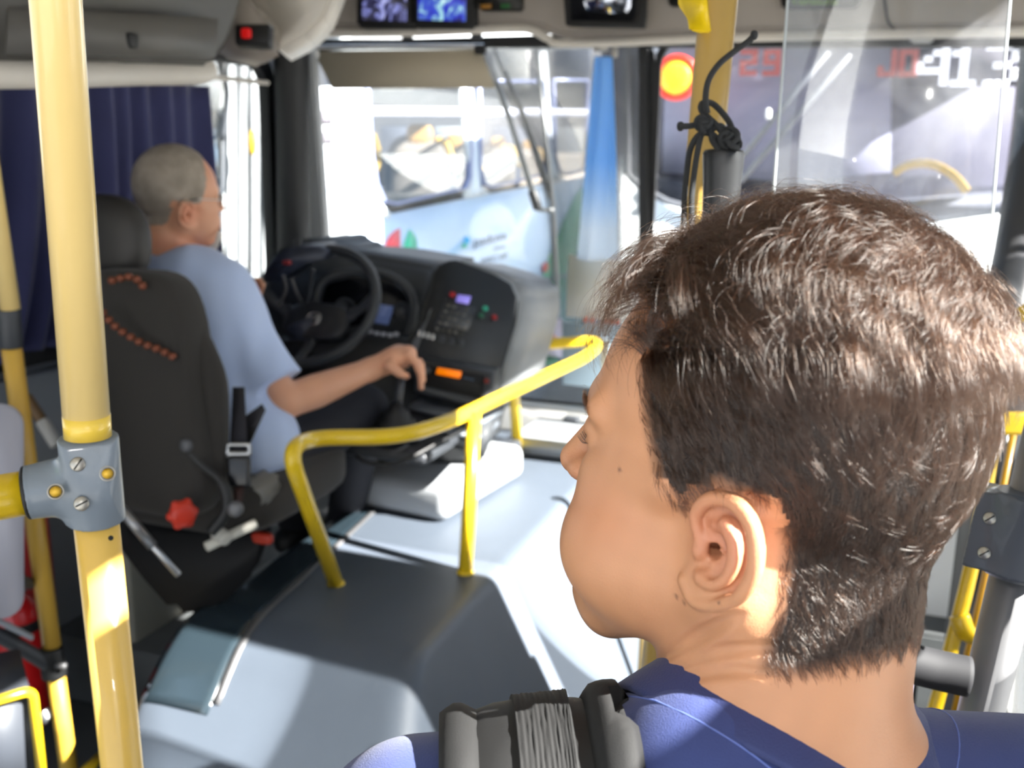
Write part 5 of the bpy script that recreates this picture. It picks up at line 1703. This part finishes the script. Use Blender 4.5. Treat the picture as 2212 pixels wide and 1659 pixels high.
# goatee
gt = []
for i in range(2600):
    a = rng.uniform(-1, 1); y = 2.2 * a; z0 = -10.2 - rng.random() * 2.6; x0 = 10.9 - abs(a) ** 2 * 1.6 + (z0 + 12) * .35
    p0 = np.array([x0 - .7, y, z0]); gt.append([p0, p0 + np.array([.35, 0, -.8]), p0 + np.array([.30, 0, -2.1])])
for i in range(300):
    a = rng.uniform(-1, 1); p0 = np.array([9.4 - abs(a) * .8, 2.4 * a, -6.6 - rng.random() * .5]); gt.append([p0, p0 + np.array([.25, .1 * a, -.3]), p0 + np.array([.2, .2 * a, -.8])])
hair_curves('goatee', dr, np.array(gt) * DSC / 100 @ DH + DO, 3.2e-4, GREYH, .6)
# glasses
def hl(x, y, z): return np.array([x, y, z]) * DSC / 100 @ DH + DO


gls = mat('glasses_frame', '2c2c2e', .35); gl2 = mat('glasses_clear_arm', 'c8c4bc', .3)
gg = obj('glasses', tube(spline([hl(9.6, -.9, -2.0), hl(10.1, 0, -1.7), hl(9.6, .9, -2.0)], 4), .0012, 8), gls, dr)
for s_ in (1, -1):
    obj('lens_rim', tube([hl(9.3 - .25 * (cos(a) * 1.9 + 1.9), s_ * (3.0 + 2.1 * cos(a)), -2.4 + 1.5 * sin(a)) for a in np.linspace(0, 2 * pi, 25)[:-1]], .0010, 8, True), gls, gg)
    obj('lens', (np.array([hl(9.3 - .25 * (cos(a) * 1.9 + 1.9), s_ * (3.0 + 2.1 * cos(a)), -2.4 + 1.5 * sin(a)) for a in np.linspace(0, 2 * pi, 25)[:-1]]), [tuple(range(24))]), GLASS, gg)
    obj('temple_arm', tube(spline([hl(8.2, s_ * 5.3, -2.2), hl(4, s_ * 7.1, -2.3), hl(1.2, s_ * 7.7, -2.4)], 4), .0014, 8), gl2, gg)
    obj('ear_hook', tube(spline([hl(1.2, s_ * 7.7, -2.4), hl(-.8, s_ * 7.9, -2.9), hl(-3.2, s_ * 7.6, -4.2)], 4), .0018, 8), gls, gg)
# shirt
SLV = S_R * .18 + E_R * .82


def dshirt(q):
    q = q.astype(np.float32)
    b = cap(q, S_R + np.array([-3.5, 0, .0]), S_L + np.array([3.5, 0, .0]), 6.2, 6.2)
    b = smin(b, cap(q, NB - np.array([0, 0, 2.0]), NB - np.array([0, 0, 10]), 7.0, 9), 3.5)
    c_ = (NB + PEL) / 2 + np.array([0, 1, 4])
    b = smin(b, ell(q, c_ + np.array([0, -1, 6]), (18.5, 13.0, 18)), 5)
    b = smin(b, ell(q, c_ + np.array([2, 2, -12]), (18, 14.5, 17)), 6)
    b = smin(b, ell(q, PEL + np.array([3, 0, 4]), (17.5, 13.5, 12)), 5)
    ur = (E_R - S_R) / np.linalg.norm(E_R - S_R); ul = (E_L - S_L) / np.linalg.norm(E_L - S_L)
    a = cap(q, S_R, E_R, 6.0, 6.9); a = np.maximum(a, (q - SLV) @ ur)
    l_ = cap(q, S_L, E_L, 6.0, 6.9); l_ = np.maximum(l_, (q - (S_L * .2 + E_L * .8)) @ ul)
    d = smin(b, a, 2.2); d = smin(d, l_, 2.2)
    w_ = vnoise(q, .16, 31) * .7 + vnoise(q * np.array([1, 1, .45]), .45, 32) * .35
    d = d + w_ * 1.5
    nb = np.array([-4.0, 0, -16]) * DSC / 100 @ DH * 100 + DO * 100
    ax = (nb - NB) / np.linalg.norm(nb - NB) * .6 + np.array([0, -.1, .5]); ax /= np.linalg.norm(ax)
    r = q - NB; h_ = r @ ax
    d = np.maximum(d, h_ - 5.2)
    return np.maximum(d, 76 - q[:, 2])


SHV, SHF = surf(dshirt, mn, mx, .55)
SHIRT = mat('light_blue_shirt', 'bccff4', .75, bump=.3, bscale=900, sheen=.15)
obj('shirt', (SHV / 100, SHF), SHIRT, dr)
# sleeve hem, collar
ur = (E_R - S_R) / np.linalg.norm(E_R - S_R); x_, y_, z_ = frame(ur)
obj('sleeve_hem', tube([(SLV - ur * .5 + 6.75 * (cos(a) * x_ + sin(a) * y_)) / 100 for a in np.linspace(0, 2 * pi, 41)[:-1]], .0035, 8, True), SHIRT, dr)
nb = (np.array([-4.0, 0, -16]) * DSC / 100 @ DH + DO) * 100
ax = np.array([.10, -.12, 1.0]); ax /= np.linalg.norm(ax); x_, y_, z_ = frame(ax, (0, 1, 0))
cvv, cff = [], []
nc = 40; pr_ = [(6.2, 4.6), (6.0, 6.6), (6.25, 7.1), (6.8, 6.6), (7.8, 4.6), (8.9, 2.6), (8.6, 2.2), (7.2, 4.0)]
cen_ = (NB * .75 + nb * .25)
for k in range(nc):
    a = 2 * pi * k / nc
    for r_, h_ in pr_: cvv.append((cen_ + (cos(a) * x_ + sin(a) * y_) * r_ + z_ * (h_ - 3.2)) / 100)
for k in range(nc):
    for j in range(len(pr_)):
        cff.append((k * 8 + j, ((k + 1) % nc) * 8 + j, ((k + 1) % nc) * 8 + (j + 1) % 8, k * 8 + (j + 1) % 8))
obj('shirt_collar', (np.array(cvv), cff), SHIRT, dr)


def dtrous(q):
    q = q.astype(np.float32)
    d = ell(q, PEL + np.array([0, 2, -3]), (17, 13, 9))
    for hip, kn_, an in ((PEL + np.array([9, 3, -3]), np.array([-126., 230, 84]), np.array([-143., 246, 40])), (PEL + np.array([-9, 3, -3]), np.array([-160., 230, 84]), np.array([-160., 248, 40]))):
        d = smin(d, chain(q, [hip, kn_, an], [8.4, 6.8, 5.0]), 3)
    return d + .35 * vnoise(q, .3, 41)


tv, tf = surf(dtrous, (-182, 172, 28), (-110, 275, 102), .8)
obj('trousers', (tv / 100, tf), mat('navy_black_trousers', '1b1d26', .8, bump=.3, bscale=500), dr)
for x in (-1.42, -1.60):
    obj('shoe', superell((x, 2.52, .36), (.05, .13, .045), None, .7), BLK, dr)
# ------------------------------------------------------------------ outside
gnd = struct('floor_outside', boxp((-60, -30, -1.0), (60, 90, -.95), 0), mat('asphalt', '8e8c88', .8, bump=.3, bscale=30, var=.2, vscale=.6))
BUSW = mat('bus_white', 'e4ecf2', .35, coat=.3)
BUSB = mat('bus_pale_blue', 'd2e6fa', .35, coat=.3)
WF = mat('window_frame_blue_grey', '8a93b8', .35, metal=.3)
BG = glass('bus_glass', (.58, .60, .62), .012)
# bus seen through the left windscreen: its flank recedes to the right
b1 = thing('bus', 'white and pale blue bus parked outside the left windscreen, logos on its flank', 'bus', P(900, 700, 8.5))
Q0, Q1 = P(800, 450, 7.2), P(1262, 374, 11.5)
bx_ = Q1 - Q0; bx_[2] *= 1; bx_ /= np.linalg.norm(bx_); bnn = np.cross(bx_, ez); bnn /= np.linalg.norm(bnn)   # away from us?
if bnn @ CF < 0: bnn = -bnn


def on1(x, y, off=0.0):
    r = ray(x, y); o = Q0 + bnn * off; s = ((o - CAM) @ bnn) / (r @ bnn); return CAM + r * s


wins = [[(786, 176), (1010, 176), (1016, 330), (1014, 385), (1004, 408), (850, 443), (822, 436), (806, 400), (795, 330)],
        [(1030, 172), (1172, 172), (1184, 300), (1180, 366), (1170, 380), (1058, 406), (1040, 398), (1032, 360)],
        [(1192, 170), (1268, 170), (1268, 366), (1222, 380), (1206, 372), (1196, 340)]]
low = [(742, 445), (806, 445), (850, 462), (1058, 420), (1290, 378), (1300, 860), (700, 900)]
obj('flank_lower', prism([on1(x, y) for x, y in low], bnn * .05, .0), BUSB, b1)
obj('corner_post', prism([on1(x, y, -.03) for x, y in [(738, 180), (788, 180), (798, 330), (812, 420), (842, 452), (852, 470), (762, 470), (746, 300)]], bnn * .12, .02), BUSW, b1)
obj('window_post', prism([on1(x, y, -.02) for x, y in [(1000, 178), (1020, 178), (1036, 330), (1040, 402), (1062, 418), (1010, 428), (1018, 380)]], bnn * .06, .01), BUSW, b1)
obj('window_post', prism([on1(x, y, -.02) for x, y in [(1168, 90), (1180, 90), (1196, 330), (1206, 372), (1224, 388), (1178, 396), (1186, 360)]], bnn * .06, .01), BUSW, b1)
obj('roof_band', prism([on1(x, y, -.04) for x, y in [(740, 60), (1300, 60), (1300, 104), (740, 120)]], bnn * .06, .0), mat('bus_roof', 'a8adb0', .5), b1)
for w_ in wins:
    cw = np.mean([on1(*p) for p in w_], 0)
    oo = [on1(*p) for p in w_]; ii = [cw + (p - cw) * .955 for p in oo]
    wo = obj('window_frame', ring([p - bnn * .03 for p in oo], [p - bnn * .03 for p in ii], bnn * .05), WF, b1)
    obj('window_glass', (np.array([p for p in ii]), [tuple(range(len(ii)))]), BG, wo)
obj('window_rail', prism([on1(x, y, -.03) for x, y in [(782, 231), (1275, 236), (1275, 252), (784, 250)]], bnn * .05, .005), mat('rail_pale', 'c2c6d8', .4), b1)
# seats inside
SG = mat('seat_taupe', '8a8178', .8); SBL = mat('seat_frame_dark', '3c4458', .6); SY = mat('seat_yellow', 'e6b83c', .5)
for x, y, k in ((907, 395, 1.0), (985, 385, .8), (1075, 372, .7), (1140, 365, .6)):
    c = on1(x, y, .9); s_ = np.linalg.norm(on1(x, y, .9) - on1(x + 100, y, .9))
    so_ = obj('seat_back', superell(c, (.24 * k + .04, .09, .36 * k + .05), (CR, CF, CU), .55), SG, b1)
    obj('seat_surround', superell(c + CF * .06 + CU * .02, (.31 * k + .04, .07, .42 * k + .05), (CR, CF, CU), .6), SBL, so_)
    obj('seat_top', superell(c + CU * (.46 * k), (.13 * k, .08, .11 * k), (CR, CF, CU), .6), mat('seat_top_tan', 'b48a48', .6), so_)
    obj('seat_grip', tube(spline([c + CR * .16 * k + CU * .42 * k, c + CR * .26 * k + CU * .38 * k, c + CR * .32 * k + CU * .2 * k, c + CR * .36 * k + CU * .1 * k], 5), .035 * k, 10), SY, so_)
obj('inner_pole', tube(spline([on1(800, 290, .5), on1(812, 330, .5), on1(806, 370, .5)], 5), .05, 10, flat=.5), SY, b1)
obj('far_side_wall', prism([on1(x, y, 2.3) for x, y in [(780, 330), (1300, 330), (1300, 460), (780, 470)]], bnn * .05, 0), mat('inside_taupe', 'a89f96', .7), b1)
obj('roof', prism([on1(760, 90, -.05), on1(1300, 90, -.05), on1(1300, 90, -.05) + bnn * 2.4, on1(760, 90, -.05) + bnn * 2.4], (0, 0, .1), 0), mat('bus_roof_2', 'b0b4b8', .5), b1)
obj('inner_floor', prism([on1(780, 452, .05), on1(1280, 400, .05), on1(1280, 400, .05) + bnn * 2.2, on1(780, 452, .05) + bnn * 2.2], (0, 0, -.05), 0), mat('inside_floor', '6a6660', .8), b1)
obj('door_leaf', prism([on1(x, y, -.05) for x, y in [(676, 190), (736, 186), (750, 330), (762, 700), (690, 700), (680, 400)]], bnn * .05, .01), BUSW, b1)
for y0, y1 in ((238, 270), (284, 312)):
    obj('door_window', prism([on1(x, y, -.06) for x, y in [(684, y0), (718, y0), (720, y1), (684, y1)]], bnn * .02, .005), mat('door_glass_%d' % y0, '6e6a72', .2), b1)
for y0 in (325, 408):
    obj('blue_line', prism([on1(x, y, -.055) for x, y in [(680, y0), (722, y0), (722, y0 + 5), (680, y0 + 5)]], bnn * .01, 0), mat('blue_line_%d' % y0, '7aa8d0', .4), b1)
# logo: round mark in three colours
lc_ = on1(866, 540, -.012)
lr = np.linalg.norm(on1(892, 540, -.012) - lc_)
up_ = ez - bnn * (ez @ bnn)
for a0, a1, col in ((92, 168, 'e8505c'), (-60, 60, '3cbf96'), (190, 262, '48a8d8')):
    arc = [lc_ + lr * .12 * (cos(radians((a0 + a1) / 2)) * bx_ + sin(radians((a0 + a1) / 2)) * up_)] + [lc_ + lr * (cos(radians(a)) * bx_ * 1.35 + sin(radians(a)) * up_ * .85) for a in np.linspace(a0, a1, 10)]
    obj('logo_petal', prism(arc, -bnn * .004, 0), mat('logo_' + col, col, .4), b1)
LT = mat('logo_text_grey', '6a7078', .5); LG = mat('logo_text_green', '6ac0a0', .5); LB = mat('logo_blue_dot', '58b4e4', .5)


def sign(body, x0, y0, x1, y1, m, h, nm='lettering'):
    a = on1(x0, y0, -.015); b = on1(x1, y1, -.015)
    return text(body, (a + b) / 2, b - a, ez, .3, m, nm, b1, .001, .0, width=np.linalg.norm(b - a), ysc=.42)


sign('padova', 1024, 524, 1094, 508, LT, .2)
sign('LINHAS', 1066, 538, 1092, 533, LT, .1)
sign('IMEC.VIP', 1040, 566, 1096, 552, LT, .1)
obj('blue_dot', superell(on1(1007, 519, -.015), (.035, .01, .03)), LB, b1)
obj('blue_dot', superell(on1(1003, 531, -.015), (.025, .01, .02)), LG, b1)
GRN = mat('bus_green_stripe', '6fae8c', .4)
obj('green_sweep', prism([on1(x, y, -.01) for x, y in [(1275, 385), (1244, 420), (1216, 480), (1180, 570), (1140, 690), (1270, 760), (1290, 500)]], -bnn * .004, 0), GRN, b1)
for x, y in ((1178, 577), (1156, 672)):
    obj('red_mark', superell(on1(x, y, -.03), (.07, .01, .05), (bx_, bnn, ez)), mat('red_mark', 'd0554c', .4), b1)
obj('skirt_line', prism([on1(x, y, -.02) for x, y in [(1130, 612), (1290, 578), (1290, 584), (1130, 618)]], -bnn * .004, 0), mat('skirt_line', '8f9aa0', .5), b1)

# bus facing us beyond the right windscreen
YB = 6.6
b2 = thing('bus', 'white bus parked head-on beyond the right windscreen, lit route number on it', 'bus', (-.1, 7.5, -1))


def on2(x, y, off=0.0): return onY(x, y, YB + off)


BW2 = mat('bus_body_white', 'dfe3e4', .3, coat=.4)
bodyl = [(1340, 330), (1352, 375), (1384, 408), (1440, 436), (1560, 470), (1700, 486), (1860, 488), (2000, 478), (2300, 436), (2300, 1100), (1340, 1100)]
obj('front_body', prism([on2(x, y) for x, y in bodyl], (0, 9.5, 0), .03, 3), BW2, b2)
for yy in (560, 640):
    obj('panel_gap', tube([on2(1345, yy - 20, -.01), on2(1600, yy, -.01), on2(2200, yy - 10, -.01)], .006, 6), mat('gap_grey_%d' % yy, 'a8acaa', .6), b2)
obj('roof', prism([on2(x, y) for x, y in [(1340, -160), (2300, -160), (2300, 62), (1420, 70), (1350, 90)]], (0, 9.5, 0), .03), BW2, b2)
wpoly = [(1352, 88), (1420, 70), (2300, 62), (2300, 440), (2000, 480), (1860, 490), (1700, 488), (1560, 472), (1440, 438), (1388, 410), (1354, 376)]
DRK = mat('tinted_windscreen', '9a98a8', .12, coat=.5, var=.15, vscale=1.2)
WS2 = glass('bus_windscreen', (.68, .68, .74), .06)
wv = [on2(x, y, .03) for x, y in wpoly]
obj('windscreen', (np.array(wv), [tuple(range(len(wv)))]), WS2, b2)
obj('windscreen_rubber', tube(wv, .03, 8, True), mat('rubber_grey', '4a4c52', .5), b2)
obj('painted_reflection', prism([on2(x, y, .30) for x, y in [(1440, 60), (1925, 60), (1925, 372), (1700, 392), (1430, 372)]], (0, .02, 0), 0), mat('lilac_reflection', 'aeaec0', .7), b2)  # pale lilac sheet painted in as the reflection on the windscreen
obj('cab_wall', prism([on2(x, y, .9) for x, y in [(1300, 20), (2320, 20), (2320, 520), (1300, 520)]], (0, .05, 0), 0), mat('cab_dark', '5c5a68', .7, var=.4, vscale=1.5), b2)
obj('dashboard_top', prism([on2(x, y, .12) for x, y in [(1385, 384), (1620, 420), (1900, 438), (2300, 408), (2300, 450), (1900, 492), (1560, 476), (1388, 414)]], (0, .5, 0), .01), mat('dash_slate', '565860', .6), b2)
obj('corner_pillar_strip', prism([on2(x, y, .05) for x, y in [(1362, 120), (1396, 110), (1396, 400), (1368, 372)]], (0, .05, 0), 0), mat('corner_slate', '6c6e76', .3), b2)  # dark strip for the rounded left corner pillar
obj('handrail', tube(spline([on2(1930, 375, .1), on2(1965, 356, .1), on2(2015, 356, .1), on2(2060, 380, .1), on2(2088, 414, .1)], 6), .042, 14, flat=.6), SY, b2)
for (x0, y0), (x1, y1) in (((1790, 112), (1598, 346)), ((1836, 118), (1600, 392))):
    obj('wiper_arm', rod(on2(x0, y0, -.05), on2(x1, y1, -.05), .018, 8), mat('wiper_slate', '5c5e66', .4), b2)
obj('wiper_pivot', superell(on2(1660, 246, -.06), (.015, .02, .03)), WHITE, b2)
lm = obj('round_marker', lathe([(.142, 0), (.142, .03), (.105, .035), (.105, .03)], on2(1462, 168, -.02), (0, -1, 0), 32), mat('marker_red_ring', 'e02a14', .4, emis='e83a18', es=.6), b2)  # red ring and amber centre, both set mildly emissive
obj('lamp_lens', lathe([(.107, 0), (.107, .03), (.06, .045), (0, .05)], on2(1462, 168, -.02), (0, -1, 0), 32), mat('marker_amber', 'ffc020', .4, emis='ffb820', es=.8), lm)
LED = mat('white_led', 'ffffff', .5, emis='ffffff', es=2.2)
REFLR = mat('red_reflection_glow', 'e07060', .5, emis='e8604c', es=.15)  # glow colour standing in for red digits reflected in the perspex
dots = {'4': ['0001', '0011', '0101', '1001', '1111', '0001', '0001'], '1': ['010', '110', '010', '010', '010', '010', '111'], '5': ['11111', '11000', '11110', '00011', '10011', '01110'], '3': ['1110', '0001', '0001', '0110', '0001', '0001', '1110']}
sg = obj('route_display', prism([on2(x, y, .10) for x, y in [(1960, 82), (2320, 82), (2320, 186), (1960, 186)]], (0, .06, 0), .005), mat('display_slate', '4c4858', .5), b2)
cell = .0262


def led(ch, x, y, m, c, name, k=1.0):
    o = on2(x, y, .085)
    bits = []
    for i, row in enumerate(dots[ch]):
        for j, b in enumerate(row):
            if b == '1': bits.append(box(o + np.array([j * c * 1.15 * k, 0, -i * c]), (c * 1.1 * k, .01, c * .98), None, 0))
    return obj(name, join(*bits), m, sg)


for ch, x in (('4', 1990), ('1', 2068), ('3', 2140)): led(ch, x, 102, LED, .034, 'route_digit', 1.2)
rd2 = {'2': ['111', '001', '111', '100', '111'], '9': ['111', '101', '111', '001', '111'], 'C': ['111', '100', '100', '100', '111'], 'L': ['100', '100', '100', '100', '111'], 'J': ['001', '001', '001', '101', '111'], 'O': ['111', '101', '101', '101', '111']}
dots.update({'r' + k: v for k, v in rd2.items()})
for ch, x in (('r2', 1606), ('r9', 1656), ('rJ', 1905), ('rO', 1950)): led(ch, x, 112, REFLR, .032, 'reflected_red_digit')  # reflected digits, built as faintly glowing shapes on this bus

# our own wiper outside the left windscreen
wp = thing('wiper', 'steel windscreen wiper with twin arms resting on the left windscreen', 'wiper', P(1200, 690, 3.75))
WS = mat('wiper_steel', '8f9294', .3, metal=.7)
obj('wiper_arm', tube([onY(1044, 104, 3.56), onY(1100, 255, 3.56), onY(1152, 420, 3.56)], .012, 10), WS, wp)
obj('wiper_arm', tube([onY(1068, 104, 3.56), onY(1135, 260, 3.56), onY(1190, 430, 3.56)], .010, 10), WS, wp)
obj('wiper_post', tube([onY(1158, 100, 3.55), onY(1182, 330, 3.55), onY(1194, 440, 3.55), onY(1206, 690, 3.55)], .009, 10), WS, wp)
obj('wiper_blade', rod(onY(1150, 412, 3.53), onY(1162, 452, 3.53), .018, 10, .003), BLK, wp)
obj('wiper_link', rod(onY(1160, 452, 3.54), onY(1196, 455, 3.54), .009, 10), WS, wp)

# outside the driver window
mi_ = thing('wing_mirror', 'wing mirror reflecting trees outside the driver window', 'mirror', P(430, 320, 4.6))
mo_ = rrect(P(432, 330, 4.6), CR, CU, .21, .40, .05, 6); mi2 = rrect(P(432, 330, 4.6), CR, CU, .185, .375, .045, 6)
obj('mirror_frame', ring(mo_, mi2, CF * .05), DGREY, mi_)
MG = noise_screen('mirror_reflection', [(.3, 'ffffff'), (.45, 'f4f6f0'), (.55, 'a8bc80'), (.7, '788c50')], 7, 0)
_b = MG.node_tree.nodes['Principled BSDF']; _b.inputs['Emission Strength'].default_value = 0
obj('mirror_glass', prism([p + CF * .01 for p in mi2], CF * .01, 0), mat('outside_mirror_glass', 'e8ecea', .03, metal=1), mi_)
obj('mirror_arm', tube(spline([P(482, 300, 4.6), P(490, 200, 4.55), P(480, 120, 4.3), (-2.3, 3.5, 1.98), (-2.14, 3.35, 1.98)], 6), .014, 10), DGREY, mi_)
ab = thing('bus', 'silver ribbed side of a bus standing outside the driver window', 'bus', P(500, 600, 6.5))
SIL = mat('silver_side', 'b9bdc0', .35, metal=.2, var=.15, vscale=3)
def rib(u, v):
    p = P(482 + (600 - 482) * u, 120 + 620 * v, 6.2 + .5 * u)
    return p + CF * (.06 * sin(u * 30))
obj('ribbed_side', grid(rib, 90, 4), SIL, ab)
obj('side_lamp', superell(P(545, 308, 6.1), (.022, .03, .075), (CR, CF, CU), .8), mat('amber_side_lamp', 'f0c030', .4), ab)
obj('grey_body', prism([P(x, y, 6.9) for x, y in [(352, 120), (484, 120), (484, 260), (352, 250)]], (0, .2, 0), 0), mat('grey_body', 'a4a8aa', .5), ab)
yp = obj('sign_post', rod(P(366, 100, 5.0), np.array([*P(366, 100, 5.0)[:2], -.95]), .026, 12), mat('post_yellow', 'f0d43c', .5))
tag(yp, 'yellow post standing outside between the curtain and the mirror', 'post')
# building and another bus far behind
hs = thing('depot_building', 'grey depot building with bright window bays behind the parked buses', 'building', (-6, 26, -1))
obj('wall', boxp((-26, 26, -1), (6, 27, 9), 0), mat('depot_wall', 'a6a6aa', .8, var=.2, vscale=.4), hs)
for i in range(14):
    for j in range(3):
        obj('window_bay', boxp((-22 + i * 1.7, 25.9, 1.0 + j * 2.3), (-21 + i * 1.7, 26.02, 2.3 + j * 2.3), .02), [WHITE, mat('bay_glass', '7c8290', .2)][(i + j) % 2], hs)
tr = thing('tree', 'green leafy tree beyond the yard seen in the wing mirror', 'tree', (-14, -6, -1))
obj('trunk', rod((-14, -6, -1), (-14, -6, 3), .25, 12), mat('bark', '5a4a3a', .9), tr)
lf_ = superell((-14, -6, 5), (3, 3, 3), None, 1.0, 24, 16)
obj('foliage', (lf_[0] + np.array([0, 0, 0]) + rng.normal(size=lf_[0].shape) * .25, lf_[1]), mat('leaves', '5a7a30', .8), tr)
